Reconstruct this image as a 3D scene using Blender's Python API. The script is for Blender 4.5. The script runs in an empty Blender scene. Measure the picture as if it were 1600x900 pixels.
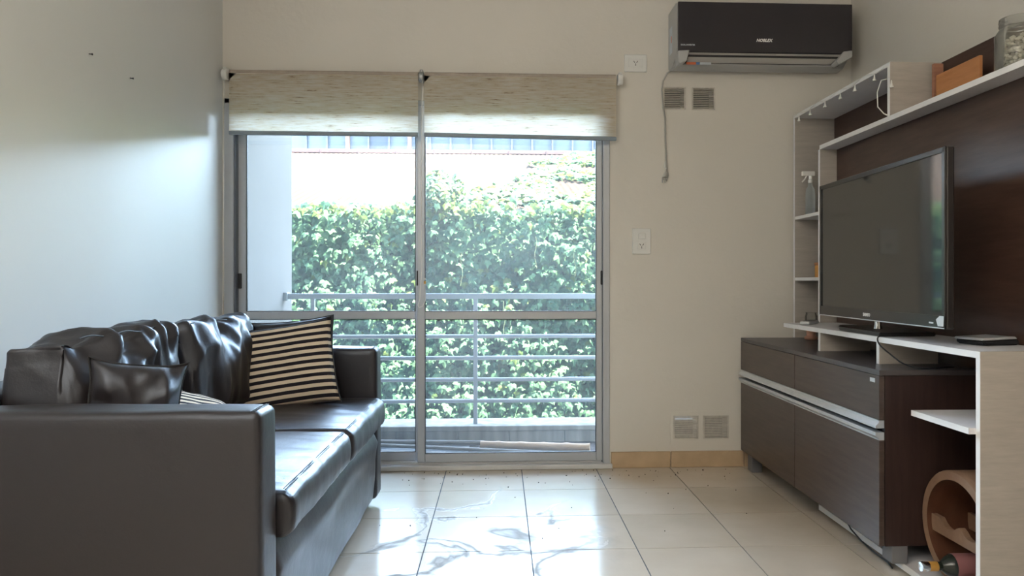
import bpy, bmesh, math, random
from mathutils import Vector, Matrix, Euler, noise
R = math.radians
PI = math.pi
scene = bpy.context.scene
C = scene.collection

# ------------------------------------------------------------------ camera
cam = bpy.data.cameras.new('camera')
cam.sensor_width = 36
cam.lens = 25.965
cam.shift_x = -0.0225
cam.shift_y = -0.006875
cam.clip_start = 0.05
cam.clip_end = 200
cam_o = bpy.data.objects.new('camera', cam)
C.objects.link(cam_o)
cam_o.location = (0, 0, 1)
cam_o.rotation_euler = (R(90), 0, R(-2.73))
scene.camera = cam_o

# ------------------------------------------------------------------ world, sun, lights, exposure
scene.view_settings.view_transform = 'Standard'
scene.view_settings.look = 'None'
scene.view_settings.gamma = 1
scene.view_settings.exposure = 0.42
scene.view_settings.use_curve_mapping = False
try:
    scene.cycles.use_denoising = True
    scene.cycles.max_bounces = 10
    scene.cycles.transparent_max_bounces = 16
    scene.cycles.sample_clamp_indirect = 6
    scene.cycles.caustics_reflective = False
    scene.cycles.caustics_refractive = False
except Exception:
    pass
w = bpy.data.worlds.new('sky')
scene.world = w
w.use_nodes = True
bg = w.node_tree.nodes['Background']
bg.inputs[1].default_value = 34.0
_n, _l = w.node_tree.nodes, w.node_tree.links
_tc = _n.new('ShaderNodeTexCoord'); _sp = _n.new('ShaderNodeSeparateXYZ'); _cr = _n.new('ShaderNodeValToRGB')
_l.new(_tc.outputs['Generated'], _sp.inputs[0]); _l.new(_sp.outputs[2], _cr.inputs[0]); _l.new(_cr.outputs[0], bg.inputs[0])
_cr.color_ramp.elements[0].position = 0.0; _cr.color_ramp.elements[0].color = (0.69, 0.85, 1.0, 1)
_cr.color_ramp.elements[1].position = 1.0; _cr.color_ramp.elements[1].color = (0.09, 0.13, 0.21, 1)
_e = _cr.color_ramp.elements.new(0.30); _e.color = (0.54, 0.72, 0.95, 1)
_e = _cr.color_ramp.elements.new(0.62); _e.color = (0.22, 0.30, 0.44, 1)


def light(name, kind, loc, rot, energy, color, sx=1, sy=1):
    l = bpy.data.lights.new(name, kind)
    l.energy = energy
    l.color = color
    if kind == 'AREA':
        l.shape = 'RECTANGLE'
        l.size = sx
        l.size_y = sy
    o = bpy.data.objects.new(name, l)
    C.objects.link(o)
    o.location = loc
    o.rotation_euler = rot
    return o


sun = light('sun', 'SUN', (0, 6, 12), (0, 0, 0), 85, (1.0, 0.92, 0.74))
sun.rotation_euler = Vector((-0.42, 0.16, -0.89)).to_track_quat('-Z', 'Y').to_euler()
sun.data.angle = R(0.6)
# unseen fill added behind the camera, aimed up to bounce off the ceiling
light('uplighter_light', 'AREA', (-0.75, -0.5, 1.85), (R(180), 0, 0), 98, (1.0, 0.94, 0.885), 1.2, 2.0)
pt = light('door_portal', 'AREA', (-0.42, 4.12, 0.98), (R(-90), 0, 0), 1, (1, 1, 1), 1.95, 1.9)
pt.data.cycles.is_portal = True


# ------------------------------------------------------------------ material helpers
def new_mat(name):
    m = bpy.data.materials.new(name)
    m.use_nodes = True
    nt = m.node_tree
    b = nt.nodes['Principled BSDF']
    return m, nt, b


def col(c):
    return (c[0], c[1], c[2], 1)


def plain(name, c, rough=0.5, metal=0.0, spec=0.5, var=0.06, scale=8, bump=0.0, bscale=60, coat=0.0):
    """colour with slight noise variation and optional fine relief"""
    m, nt, b = new_mat(name)
    N, L = nt.nodes, nt.links
    b.inputs['Roughness'].default_value = rough
    b.inputs['Metallic'].default_value = metal
    b.inputs['Specular IOR Level'].default_value = spec
    b.inputs['Coat Weight'].default_value = coat
    tc = N.new('ShaderNodeTexCoord')
    nz = N.new('ShaderNodeTexNoise')
    nz.inputs['Scale'].default_value = scale
    nz.inputs['Detail'].default_value = 4
    L.new(tc.outputs['Object'], nz.inputs['Vector'])
    cr = N.new('ShaderNodeValToRGB')
    cr.color_ramp.elements[0].position = 0.3
    cr.color_ramp.elements[1].position = 0.7
    cr.color_ramp.elements[0].color = col([x * (1 - var) for x in c])
    cr.color_ramp.elements[1].color = col([min(1, x * (1 + var)) for x in c])
    L.new(nz.outputs['Fac'], cr.inputs['Fac'])
    L.new(cr.outputs['Color'], b.inputs['Base Color'])
    if bump:
        n2 = N.new('ShaderNodeTexNoise')
        n2.inputs['Scale'].default_value = bscale
        n2.inputs['Detail'].default_value = 5
        L.new(tc.outputs['Object'], n2.inputs['Vector'])
        bp = N.new('ShaderNodeBump')
        bp.inputs['Strength'].default_value = bump
        bp.inputs['Distance'].default_value = 0.01
        L.new(n2.outputs['Fac'], bp.inputs['Height'])
        L.new(bp.outputs['Normal'], b.inputs['Normal'])
    return m


def wood(name, c1, c2, rough=0.4, stretch=(1, 12, 1), scale=6, spec=0.5, bump=0.1):
    m, nt, b = new_mat(name)
    N, L = nt.nodes, nt.links
    tc = N.new('ShaderNodeTexCoord')
    mp = N.new('ShaderNodeMapping')
    mp.inputs['Scale'].default_value = stretch
    nz = N.new('ShaderNodeTexNoise')
    nz.inputs['Scale'].default_value = scale
    nz.inputs['Detail'].default_value = 8
    nz.inputs['Roughness'].default_value = 0.65
    L.new(tc.outputs['Object'], mp.inputs['Vector'])
    L.new(mp.outputs['Vector'], nz.inputs['Vector'])
    cr = N.new('ShaderNodeValToRGB')
    cr.color_ramp.elements[0].position = 0.35
    cr.color_ramp.elements[1].position = 0.68
    cr.color_ramp.elements[0].color = col(c1)
    cr.color_ramp.elements[1].color = col(c2)
    L.new(nz.outputs['Fac'], cr.inputs['Fac'])
    L.new(cr.outputs['Color'], b.inputs['Base Color'])
    b.inputs['Roughness'].default_value = rough
    b.inputs['Specular IOR Level'].default_value = spec
    bp = N.new('ShaderNodeBump')
    bp.inputs['Strength'].default_value = bump
    bp.inputs['Distance'].default_value = 0.002
    L.new(nz.outputs['Fac'], bp.inputs['Height'])
    L.new(bp.outputs['Normal'], b.inputs['Normal'])
    return m


def glass_mat(name, tint=(1, 1, 1), dirt=0.0, refl=1.0, dirt_col=(0.9, 0.95, 0.95)):
    """thin pane: transparent, fresnel reflection, a film of dust that scatters"""
    m, nt, b = new_mat(name)
    N, L = nt.nodes, nt.links
    N.remove(b)
    out = N['Material Output']
    tr = N.new('ShaderNodeBsdfTransparent')
    tr.inputs[0].default_value = col(tint)
    gl = N.new('ShaderNodeBsdfGlossy')
    gl.inputs['Roughness'].default_value = 0.02
    fr = N.new('ShaderNodeFresnel')
    fr.inputs[0].default_value = 1.45
    mu = N.new('ShaderNodeMath')
    mu.operation = 'MULTIPLY'
    mu.inputs[1].default_value = refl
    L.new(fr.outputs[0], mu.inputs[0])
    m1 = N.new('ShaderNodeMixShader')
    L.new(mu.outputs[0], m1.inputs[0])
    L.new(tr.outputs[0], m1.inputs[1])
    L.new(gl.outputs[0], m1.inputs[2])
    last = m1
    if dirt > 0:
        tl = N.new('ShaderNodeBsdfTranslucent')
        tl.inputs[0].default_value = col(dirt_col)
        tc = N.new('ShaderNodeTexCoord')
        nz = N.new('ShaderNodeTexNoise')
        nz.inputs['Scale'].default_value = 2.2
        nz.inputs['Detail'].default_value = 6
        L.new(tc.outputs['Object'], nz.inputs['Vector'])
        mr = N.new('ShaderNodeMapRange')
        mr.inputs['From Min'].default_value = 0.3
        mr.inputs['From Max'].default_value = 0.7
        mr.inputs['To Min'].default_value = dirt * 0.7
        mr.inputs['To Max'].default_value = dirt * 1.3
        L.new(nz.outputs['Fac'], mr.inputs['Value'])
        m2 = N.new('ShaderNodeMixShader')
        L.new(mr.outputs[0], m2.inputs[0])
        L.new(m1.outputs[0], m2.inputs[1])
        L.new(tl.outputs[0], m2.inputs[2])
        last = m2
    L.new(last.outputs[0], out.inputs['Surface'])
    return m


def leather_mat():
    m, nt, b = new_mat('black_leather')
    N, L = nt.nodes, nt.links
    tc = N.new('ShaderNodeTexCoord')
    b.inputs['Base Color'].default_value = (0.021, 0.016, 0.016, 1)
    b.inputs['Roughness'].default_value = 0.40
    b.inputs['Specular IOR Level'].default_value = 0.75
    b.inputs['Specular Tint'].default_value = (0.74, 0.85, 1.0, 1)  # blue put into the reflections for the sheen of the sky
    vo = N.new('ShaderNodeTexVoronoi')
    vo.inputs['Scale'].default_value = 260
    nz = N.new('ShaderNodeTexNoise')
    nz.inputs['Scale'].default_value = 7
    nz.inputs['Detail'].default_value = 5
    nz.inputs['Roughness'].default_value = 0.55
    L.new(tc.outputs['Object'], vo.inputs['Vector'])
    L.new(tc.outputs['Object'], nz.inputs['Vector'])
    b1 = N.new('ShaderNodeBump')
    b1.inputs['Strength'].default_value = 0.12
    b1.inputs['Distance'].default_value = 0.001
    L.new(vo.outputs['Distance'], b1.inputs['Height'])
    b2 = N.new('ShaderNodeBump')
    b2.inputs['Strength'].default_value = 0.35
    b2.inputs['Distance'].default_value = 0.012
    L.new(nz.outputs['Fac'], b2.inputs['Height'])
    L.new(b1.outputs['Normal'], b2.inputs['Normal'])
    L.new(b2.outputs['Normal'], b.inputs['Normal'])
    mr = N.new('ShaderNodeMapRange')
    mr.inputs['To Min'].default_value = 0.33
    mr.inputs['To Max'].default_value = 0.5
    L.new(nz.outputs['Fac'], mr.inputs['Value'])
    L.new(mr.outputs[0], b.inputs['Roughness'])
    return m


def stripe_mat(n=13):
    m, nt, b = new_mat('striped_canvas')
    N, L = nt.nodes, nt.links
    uv = N.new('ShaderNodeUVMap')
    sp = N.new('ShaderNodeSeparateXYZ')
    L.new(uv.outputs[0], sp.inputs[0])
    mu = N.new('ShaderNodeMath'); mu.operation = 'MULTIPLY'; mu.inputs[1].default_value = n
    fr = N.new('ShaderNodeMath'); fr.operation = 'FRACT'
    gt = N.new('ShaderNodeMath'); gt.operation = 'GREATER_THAN'; gt.inputs[1].default_value = 0.5
    L.new(sp.outputs[1], mu.inputs[0]); L.new(mu.outputs[0], fr.inputs[0]); L.new(fr.outputs[0], gt.inputs[0])
    mx = N.new('ShaderNodeMix'); mx.data_type = 'RGBA'
    mx.inputs[6].default_value = (0.66, 0.57, 0.45, 1)
    mx.inputs[7].default_value = (0.018, 0.016, 0.022, 1)
    L.new(gt.outputs[0], mx.inputs[0])
    L.new(mx.outputs[2], b.inputs['Base Color'])
    b.inputs['Roughness'].default_value = 0.9
    b.inputs['Specular IOR Level'].default_value = 0.2
    tc = N.new('ShaderNodeTexCoord')
    nz = N.new('ShaderNodeTexNoise'); nz.inputs['Scale'].default_value = 400
    L.new(tc.outputs['Object'], nz.inputs['Vector'])
    bp = N.new('ShaderNodeBump'); bp.inputs['Strength'].default_value = 0.3; bp.inputs['Distance'].default_value = 0.001
    L.new(nz.outputs['Fac'], bp.inputs['Height']); L.new(bp.outputs['Normal'], b.inputs['Normal'])
    return m


def tile_mat():
    """glossy beige ceramic with dried water marks on a few tiles"""
    m, nt, b = new_mat('floor_ceramic')
    N, L = nt.nodes, nt.links
    ge = N.new('ShaderNodeNewGeometry')
    nz = N.new('ShaderNodeTexNoise'); nz.inputs['Scale'].default_value = 3.5; nz.inputs['Detail'].default_value = 6
    L.new(ge.outputs['Position'], nz.inputs['Vector'])
    oi = N.new('ShaderNodeObjectInfo')
    ad = N.new('ShaderNodeMath'); ad.operation = 'MULTIPLY_ADD'; ad.inputs[1].default_value = 0.25
    L.new(oi.outputs['Random'], ad.inputs[0]); L.new(nz.outputs['Fac'], ad.inputs[2])
    cr = N.new('ShaderNodeValToRGB')
    cr.color_ramp.elements[0].position = 0.35; cr.color_ramp.elements[0].color = (0.56, 0.48, 0.385, 1)
    cr.color_ramp.elements[1].position = 0.85; cr.color_ramp.elements[1].color = (0.66, 0.58, 0.48, 1)
    L.new(ad.outputs[0], cr.inputs['Fac'])
    # water marks: thin iso-lines of a noise field inside a patch of the floor
    n2 = N.new('ShaderNodeTexNoise'); n2.inputs['Scale'].default_value = 2.3; n2.inputs['Detail'].default_value = 5
    n2.inputs['Distortion'].default_value = 0.6
    L.new(ge.outputs['Position'], n2.inputs['Vector'])
    sb = N.new('ShaderNodeMath'); sb.operation = 'SUBTRACT'; sb.inputs[1].default_value = 0.5
    L.new(n2.outputs['Fac'], sb.inputs[0])
    ab = N.new('ShaderNodeMath'); ab.operation = 'ABSOLUTE'; L.new(sb.outputs[0], ab.inputs[0])
    ln = N.new('ShaderNodeMapRange')
    ln.inputs['From Min'].default_value = 0.0; ln.inputs['From Max'].default_value = 0.045
    ln.inputs['To Min'].default_value = 1; ln.inputs['To Max'].default_value = 0
    L.new(ab.outputs[0], ln.inputs['Value'])
    vd = N.new('ShaderNodeVectorMath'); vd.operation = 'SUBTRACT'; vd.inputs[1].default_value = (-0.10, 2.85, 0)
    L.new(ge.outputs['Position'], vd.inputs[0])
    vs = N.new('ShaderNodeVectorMath'); vs.operation = 'MULTIPLY'; vs.inputs[1].default_value = (1 / 0.58, 1 / 0.78, 0)
    L.new(vd.outputs[0], vs.inputs[0])
    le = N.new('ShaderNodeVectorMath'); le.operation = 'LENGTH'; L.new(vs.outputs[0], le.inputs[0])
    mk = N.new('ShaderNodeMapRange')
    mk.inputs['From Min'].default_value = 0.6; mk.inputs['From Max'].default_value = 1.0
    mk.inputs['To Min'].default_value = 0.7; mk.inputs['To Max'].default_value = 0
    L.new(le.outputs['Value'], mk.inputs['Value'])
    mm = N.new('ShaderNodeMath'); mm.operation = 'MULTIPLY'
    L.new(ln.outputs[0], mm.inputs[0]); L.new(mk.outputs[0], mm.inputs[1])
    mx = N.new('ShaderNodeMix'); mx.data_type = 'RGBA'
    L.new(mm.outputs[0], mx.inputs[0]); L.new(cr.outputs['Color'], mx.inputs[6])
    mx.inputs[7].default_value = (0.10, 0.095, 0.095, 1)
    L.new(mx.outputs[2], b.inputs['Base Color'])
    rr = N.new('ShaderNodeMapRange')
    rr.inputs['To Min'].default_value = 0.17; rr.inputs['To Max'].default_value = 0.75
    L.new(mm.outputs[0], rr.inputs['Value'])
    L.new(rr.outputs[0], b.inputs['Roughness'])
    sr = N.new('ShaderNodeMapRange')
    sr.inputs['To Min'].default_value = 0.42; sr.inputs['To Max'].default_value = 0.05
    L.new(mm.outputs[0], sr.inputs['Value']); L.new(sr.outputs[0], b.inputs['Specular IOR Level'])
    bp = N.new('ShaderNodeBump'); bp.inputs['Strength'].default_value = 0.06; bp.inputs['Distance'].default_value = 0.01
    L.new(nz.outputs['Fac'], bp.inputs['Height']); L.new(bp.outputs['Normal'], b.inputs['Normal'])
    return m


def blind_mat():
    m, nt, b = new_mat('blind_fabric')
    N, L = nt.nodes, nt.links
    N.remove(b)
    tc = N.new('ShaderNodeTexCoord')
    mp = N.new('ShaderNodeMapping'); mp.inputs['Scale'].default_value = (5, 1, 70)
    nz = N.new('ShaderNodeTexNoise'); nz.inputs['Scale'].default_value = 2.0; nz.inputs['Detail'].default_value = 6
    nz.inputs['Roughness'].default_value = 0.7
    L.new(tc.outputs['Object'], mp.inputs['Vector']); L.new(mp.outputs[0], nz.inputs['Vector'])
    cr = N.new('ShaderNodeValToRGB')
    e = cr.color_ramp.elements
    e[0].position = 0.31; e[0].color = (0.34, 0.20, 0.11, 1)
    e[1].position = 0.60; e[1].color = (0.93, 0.90, 0.84, 1)
    k = cr.color_ramp.elements.new(0.41); k.color = (0.82, 0.74, 0.60, 1)
    L.new(nz.outputs['Fac'], cr.inputs['Fac'])
    df = N.new('ShaderNodeBsdfDiffuse'); tl = N.new('ShaderNodeBsdfTranslucent')
    L.new(cr.outputs['Color'], df.inputs[0]); L.new(cr.outputs['Color'], tl.inputs[0])
    mx = N.new('ShaderNodeMixShader'); mx.inputs[0].default_value = 0.48
    L.new(df.outputs[0], mx.inputs[1]); L.new(tl.outputs[0], mx.inputs[2])
    L.new(mx.outputs[0], N['Material Output'].inputs['Surface'])
    return m


def leaf_mat(name, c1, c2, trans=0.35, seed_random=False):
    m, nt, b = new_mat(name)
    N, L = nt.nodes, nt.links
    ge = N.new('ShaderNodeNewGeometry')
    nz = N.new('ShaderNodeTexNoise'); nz.inputs['Scale'].default_value = 7.0; nz.inputs['Detail'].default_value = 3
    L.new(ge.outputs['Position'], nz.inputs['Vector'])
    cr = N.new('ShaderNodeValToRGB')
    cr.color_ramp.elements[0].position = 0.35; cr.color_ramp.elements[0].color = col(c1)
    cr.color_ramp.elements[1].position = 0.68; cr.color_ramp.elements[1].color = col(c2)
    L.new(nz.outputs['Fac'], cr.inputs['Fac'])
    L.new(cr.outputs['Color'], b.inputs['Base Color'])
    b.inputs['Roughness'].default_value = 0.6
    b.inputs['Specular IOR Level'].default_value = 0.18
    tl = N.new('ShaderNodeBsdfTranslucent')
    hs = N.new('ShaderNodeHueSaturation'); hs.inputs['Hue'].default_value = 0.475; hs.inputs['Value'].default_value = 1.6
    L.new(cr.outputs['Color'], hs.inputs['Color']); L.new(hs.outputs[0], tl.inputs[0])
    mx = N.new('ShaderNodeMixShader'); mx.inputs[0].default_value = trans
    L.new(b.outputs[0], mx.inputs[1]); L.new(tl.outputs[0], mx.inputs[2])
    L.new(mx.outputs[0], N['Material Output'].inputs['Surface'])
    return m


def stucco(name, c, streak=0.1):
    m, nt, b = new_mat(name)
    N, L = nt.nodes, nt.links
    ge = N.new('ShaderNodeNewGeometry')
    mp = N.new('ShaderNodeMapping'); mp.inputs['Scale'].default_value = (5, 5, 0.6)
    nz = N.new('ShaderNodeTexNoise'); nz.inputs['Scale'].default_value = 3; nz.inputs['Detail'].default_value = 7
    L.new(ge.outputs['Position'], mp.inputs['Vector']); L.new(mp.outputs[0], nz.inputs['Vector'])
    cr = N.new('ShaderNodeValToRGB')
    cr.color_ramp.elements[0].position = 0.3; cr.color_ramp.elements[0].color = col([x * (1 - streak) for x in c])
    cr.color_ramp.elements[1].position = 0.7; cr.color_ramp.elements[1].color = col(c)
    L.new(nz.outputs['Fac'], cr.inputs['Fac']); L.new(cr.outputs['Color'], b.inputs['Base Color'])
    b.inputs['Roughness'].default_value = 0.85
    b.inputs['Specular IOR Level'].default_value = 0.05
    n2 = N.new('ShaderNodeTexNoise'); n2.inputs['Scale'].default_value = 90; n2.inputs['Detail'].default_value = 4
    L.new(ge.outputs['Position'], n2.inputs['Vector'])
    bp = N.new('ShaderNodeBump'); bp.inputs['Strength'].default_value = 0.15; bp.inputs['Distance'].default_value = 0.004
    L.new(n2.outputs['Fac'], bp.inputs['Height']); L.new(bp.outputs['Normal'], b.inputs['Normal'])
    return m


M = {}
M['wall'] = plain('wall_paint', (0.70, 0.665, 0.60), 0.62, var=0.015, scale=2, bump=0.12, bscale=35)
M['wall_left'] = plain('wall_paint_smooth', (0.78, 0.785, 0.76), 0.42, var=0.015, scale=2, bump=0.10, bscale=9)
M['ceiling'] = plain('ceiling_paint', (0.75, 0.74, 0.70), 0.9, var=0.01)
M['tile'] = tile_mat()
M['grout'] = plain('grout', (0.07, 0.085, 0.11), 0.9, var=0.15, scale=20)
M['skirting'] = plain('skirting_ceramic', (0.52, 0.38, 0.24), 0.4, var=0.10, scale=10)
M['leather'] = leather_mat()
M['stitch'] = plain('stitching', (0.012, 0.012, 0.014), 0.7)
M['stripe'] = stripe_mat(12)
M['alu'] = plain('painted_aluminium', (0.47, 0.50, 0.535), 0.36, metal=0.25, var=0.03, scale=3)
M['alu_dark'] = plain('aluminium_recess', (0.12, 0.14, 0.17), 0.4, metal=0.3)
M['sill'] = plain('sill_aluminium', (0.68, 0.69, 0.70), 0.45, metal=0.1, var=0.05)
M['door_glass'] = glass_mat('door_glass', (0.97, 0.99, 0.985), dirt=0.022)
M['gasket'] = plain('black_gasket', (0.02, 0.02, 0.022), 0.6)
M['blackplastic'] = plain('black_plastic', (0.02, 0.021, 0.023), 0.3)
M['blind'] = blind_mat()
M['blind_rail'] = plain('blind_rail_grey', (0.27, 0.32, 0.36), 0.5)
M['tube'] = plain('roller_fabric', (0.42, 0.36, 0.30), 0.9, var=0.1, scale=30)
M['whiteplastic'] = plain('white_plastic', (0.74, 0.74, 0.71), 0.35, var=0.01)
M['clearish'] = plain('bulb_plastic', (0.85, 0.84, 0.8), 0.2, var=0.01)
M['steel'] = plain('railing_paint', (0.22, 0.24, 0.26), 0.45, var=0.05)
M['wenge'] = wood('wenge_laminate', (0.050, 0.032, 0.026), (0.082, 0.056, 0.045), 0.34, (1, 1.2, 14), 4, 0.55, 0.05)  # drawer and door fronts, lightened in colour for the reflection they catch
M['wenge_side'] = wood('wenge_board', (0.028, 0.015, 0.013), (0.046, 0.026, 0.022), 0.42, (14, 14, 1), 4, 0.4, 0.05)
M['wenge_back'] = wood('wenge_backboard', (0.050, 0.026, 0.020), (0.085, 0.046, 0.034), 0.36, (1, 1.5, 12), 3, 0.5, 0.05)
M['wenge_top'] = plain('wenge_top', (0.075, 0.066, 0.066), 0.36, var=0.1, scale=6)
M['oakwhite'] = wood('whitewashed_board', (0.40, 0.365, 0.325), (0.47, 0.43, 0.385), 0.55, (1.5, 1.5, 12), 5, 0.4, 0.1)
M['whiteedge'] = plain('white_edge', (0.82, 0.82, 0.82), 0.45, var=0.01)
M['whiteshelf'] = plain('white_laminate', (0.70, 0.69, 0.71), 0.5, var=0.02, scale=30)
M['profile'] = plain('handle_aluminium', (0.66, 0.69, 0.72), 0.28, metal=0.55, var=0.02)
M['foot'] = plain('grey_foot', (0.16, 0.16, 0.17), 0.5)
M['screen'] = plain('screen_glass', (0.008, 0.008, 0.008), 0.06, var=0.02, spec=1.0)
M['screen'].node_tree.nodes['Principled BSDF'].inputs['IOR'].default_value = 1.52
M['bezel'] = plain('tv_bezel', (0.022, 0.020, 0.020), 0.22, var=0.02)
M['silver'] = plain('silver_plastic', (0.6, 0.62, 0.64), 0.3, metal=0.3)
M['chrome'] = plain('chrome', (0.75, 0.75, 0.75), 0.12, metal=1.0)
M['ac_front'] = plain('ac_black_panel', (0.030, 0.026, 0.030), 0.25, var=0.03)
M['ac_body'] = plain('ac_grey_body', (0.42, 0.42, 0.41), 0.4, var=0.02)
M['ac_flap'] = plain('ac_flap', (0.42, 0.40, 0.37), 0.4, var=0.02)
M['red'] = plain('sticker_orange', (0.65, 0.17, 0.07), 0.5)
M['blue'] = plain('sticker_blue', (0.10, 0.22, 0.50), 0.5)
M['paper'] = plain('sticker_pale', (0.55, 0.60, 0.64), 0.5)
M['logo'] = plain('logo_silver', (0.8, 0.8, 0.8), 0.3, metal=0.2)
M['vent'] = plain('vent_metal', (0.58, 0.545, 0.485), 0.5, var=0.1, scale=40)
M['duct'] = plain('duct_dark', (0.03, 0.028, 0.026), 0.9)
M['cable_w'] = plain('grey_cable', (0.42, 0.41, 0.38), 0.5)
M['honey'] = wood('honey_wood', (0.46, 0.19, 0.065), (0.56, 0.25, 0.10), 0.5, (1, 1, 8), 5)
M['copper'] = wood('rosy_wood', (0.36, 0.16, 0.10), (0.48, 0.24, 0.15), 0.45, (1, 1, 8), 5)
M['rack'] = wood('rack_wood', (0.20, 0.115, 0.07), (0.30, 0.19, 0.125), 0.5, (3, 1, 1), 8)
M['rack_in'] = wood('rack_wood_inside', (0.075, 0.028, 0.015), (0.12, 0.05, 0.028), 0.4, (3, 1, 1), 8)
M['bottle'] = plain('dark_bottle', (0.015, 0.02, 0.015), 0.08)
M['wine_label'] = plain('pink_label', (0.30, 0.13, 0.13), 0.6)
M['gold'] = plain('gold_foil', (0.65, 0.35, 0.08), 0.35, metal=0.4)
M['jarglass'] = glass_mat('jar_glass', (0.97, 0.98, 0.97), dirt=0.18, dirt_col=(0.95, 0.95, 0.92))
M['shells'] = plain('jar_filling', (0.78, 0.73, 0.62), 0.7, var=0.2, scale=40)
M['amber'] = plain('amber_plastic', (0.68, 0.32, 0.06), 0.4)
M['sprayer'] = glass_mat('sprayer_plastic', (0.9, 0.95, 0.97), dirt=0.75, dirt_col=(0.9, 0.95, 0.97))
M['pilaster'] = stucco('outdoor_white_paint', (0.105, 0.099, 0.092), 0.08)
M['kerb'] = stucco('weathered_white_kerb', (0.26, 0.245, 0.22), 0.45)
M['balcony'] = stucco('balcony_screed', (0.10, 0.085, 0.08), 0.4)
M['concrete'] = stucco('grey_concrete', (0.25, 0.24, 0.22), 0.3)
M['ground'] = stucco('courtyard_ground', (0.20, 0.19, 0.17), 0.3)
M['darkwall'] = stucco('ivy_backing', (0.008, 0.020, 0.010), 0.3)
M['leaf'] = leaf_mat('ivy_leaf', (0.030, 0.078, 0.046), (0.062, 0.125, 0.062), 0.30)
M['leaf2'] = leaf_mat('ivy_leaf_young', (0.045, 0.080, 0.018), (0.085, 0.125, 0.035), 0.35)
M['stem'] = plain('ivy_stem', (0.05, 0.07, 0.03), 0.8)
M['roof'] = plain('terracotta_sheet', (0.036, 0.0275, 0.024), 0.8, spec=0.0, var=0.08, scale=1.5)
M['gutter'] = plain('gutter_red', (0.06, 0.022, 0.018), 0.6)
M['post'] = plain('terracotta_post', (0.10, 0.05, 0.03), 0.7)
M['farframe'] = plain('far_mullion', (0.03, 0.04, 0.055), 0.6)
M['farpane'] = plain('far_pane', (0.07, 0.085, 0.10), 0.25, var=0.25, scale=0.6)
M['farpane_dark'] = plain('far_pane_dark', (0.05, 0.06, 0.08), 0.2)
M['bamboo'] = wood('bamboo_pole', (0.26, 0.14, 0.065), (0.34, 0.21, 0.11), 0.5, (1, 8, 8), 5)
M['greywood'] = wood('weathered_wood', (0.09, 0.078, 0.07), (0.18, 0.16, 0.145), 0.8, (1, 10, 10), 5)
M['tarp'] = plain('dark_tarpaulin', (0.03, 0.037, 0.05), 0.35, var=0.3, scale=5, bump=0.5, bscale=12)
M['hardware'] = plain('bracket_metal', (0.35, 0.36, 0.36), 0.35, metal=0.6)
M['cord'] = plain('blind_cord', (0.72, 0.72, 0.70), 0.6)
M['crumb'] = plain('crumb', (0.08, 0.06, 0.05), 0.9)
M['pinkwood'] = wood('pink_wood', (0.50, 0.26, 0.18), (0.62, 0.36, 0.26), 0.5, (1, 1, 6), 6)
M['blackcable'] = plain('black_cable', (0.012, 0.012, 0.013), 0.4)


# ------------------------------------------------------------------ object helpers
def empty(name, loc, label=None, cat=None, group=None, kind=None, rz=0):
    o = bpy.data.objects.new(name, None)
    o.empty_display_size = 0.1
    C.objects.link(o)
    o.location = loc
    o.rotation_euler = (0, 0, rz)
    tag(o, label, cat, group, kind)
    return o


def tag(o, label=None, cat=None, group=None, kind=None):
    if label: o['label'] = label
    if cat: o['category'] = cat
    if group: o['group'] = group
    if kind: o['kind'] = kind
    return o


def root_loc(p):
    v = Vector((0, 0, 0))
    while p is not None:
        v += Vector(p.location)
        p = p.parent
    return v


def obj(name, bm, m, parent=None, smooth=False, local=False, origin=None, angle=None):
    """bmesh in world coordinates -> one mesh object. With a parent (or an origin) the mesh is shifted to local space."""
    me = bpy.data.meshes.new(name)
    off = Vector((0, 0, 0))
    if not local:
        off = root_loc(parent) if parent else Vector((0, 0, 0))
        if origin is not None:
            off = Vector(origin)
        if off.length:
            bmesh.ops.translate(bm, verts=bm.verts, vec=-off)
    bmesh.ops.recalc_face_normals(bm, faces=bm.faces)
    bm.to_mesh(me)
    bm.free()
    if smooth:
        me.polygons.foreach_set('use_smooth', [True] * len(me.polygons))
    mats = m if isinstance(m, (list, tuple)) else [m]
    for k in mats:
        me.materials.append(M[k] if isinstance(k, str) else k)
    o = bpy.data.objects.new(name, me)
    C.objects.link(o)
    if parent:
        o.parent = parent
        if origin is not None:
            o.location = Vector(origin) - root_loc(parent)
    elif origin is not None:
        o.location = origin
    if smooth and angle is not None:
        try:
            me.set_sharp_from_angle(angle=R(angle))
        except Exception:
            pass
    return o


def BM():
    return bmesh.new()


def box(bm, x0, x1, y0, y1, z0, z1, bev=0.0, seg=2, mi=0):
    r = bmesh.ops.create_cube(bm, size=1)
    vs = r['verts']
    for v in vs:
        v.co = Vector(((x0 + x1) / 2 + v.co.x * (x1 - x0), (y0 + y1) / 2 + v.co.y * (y1 - y0), (z0 + z1) / 2 + v.co.z * (z1 - z0)))
    if mi:
        for f in set(f for v in vs for f in v.link_faces):
            f.material_index = mi
    if bev > 0:
        es = list(set(e for v in vs for e in v.link_edges))
        bmesh.ops.bevel(bm, geom=es, offset=bev, segments=seg, affect='EDGES', profile=0.5)
    return bm


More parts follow.
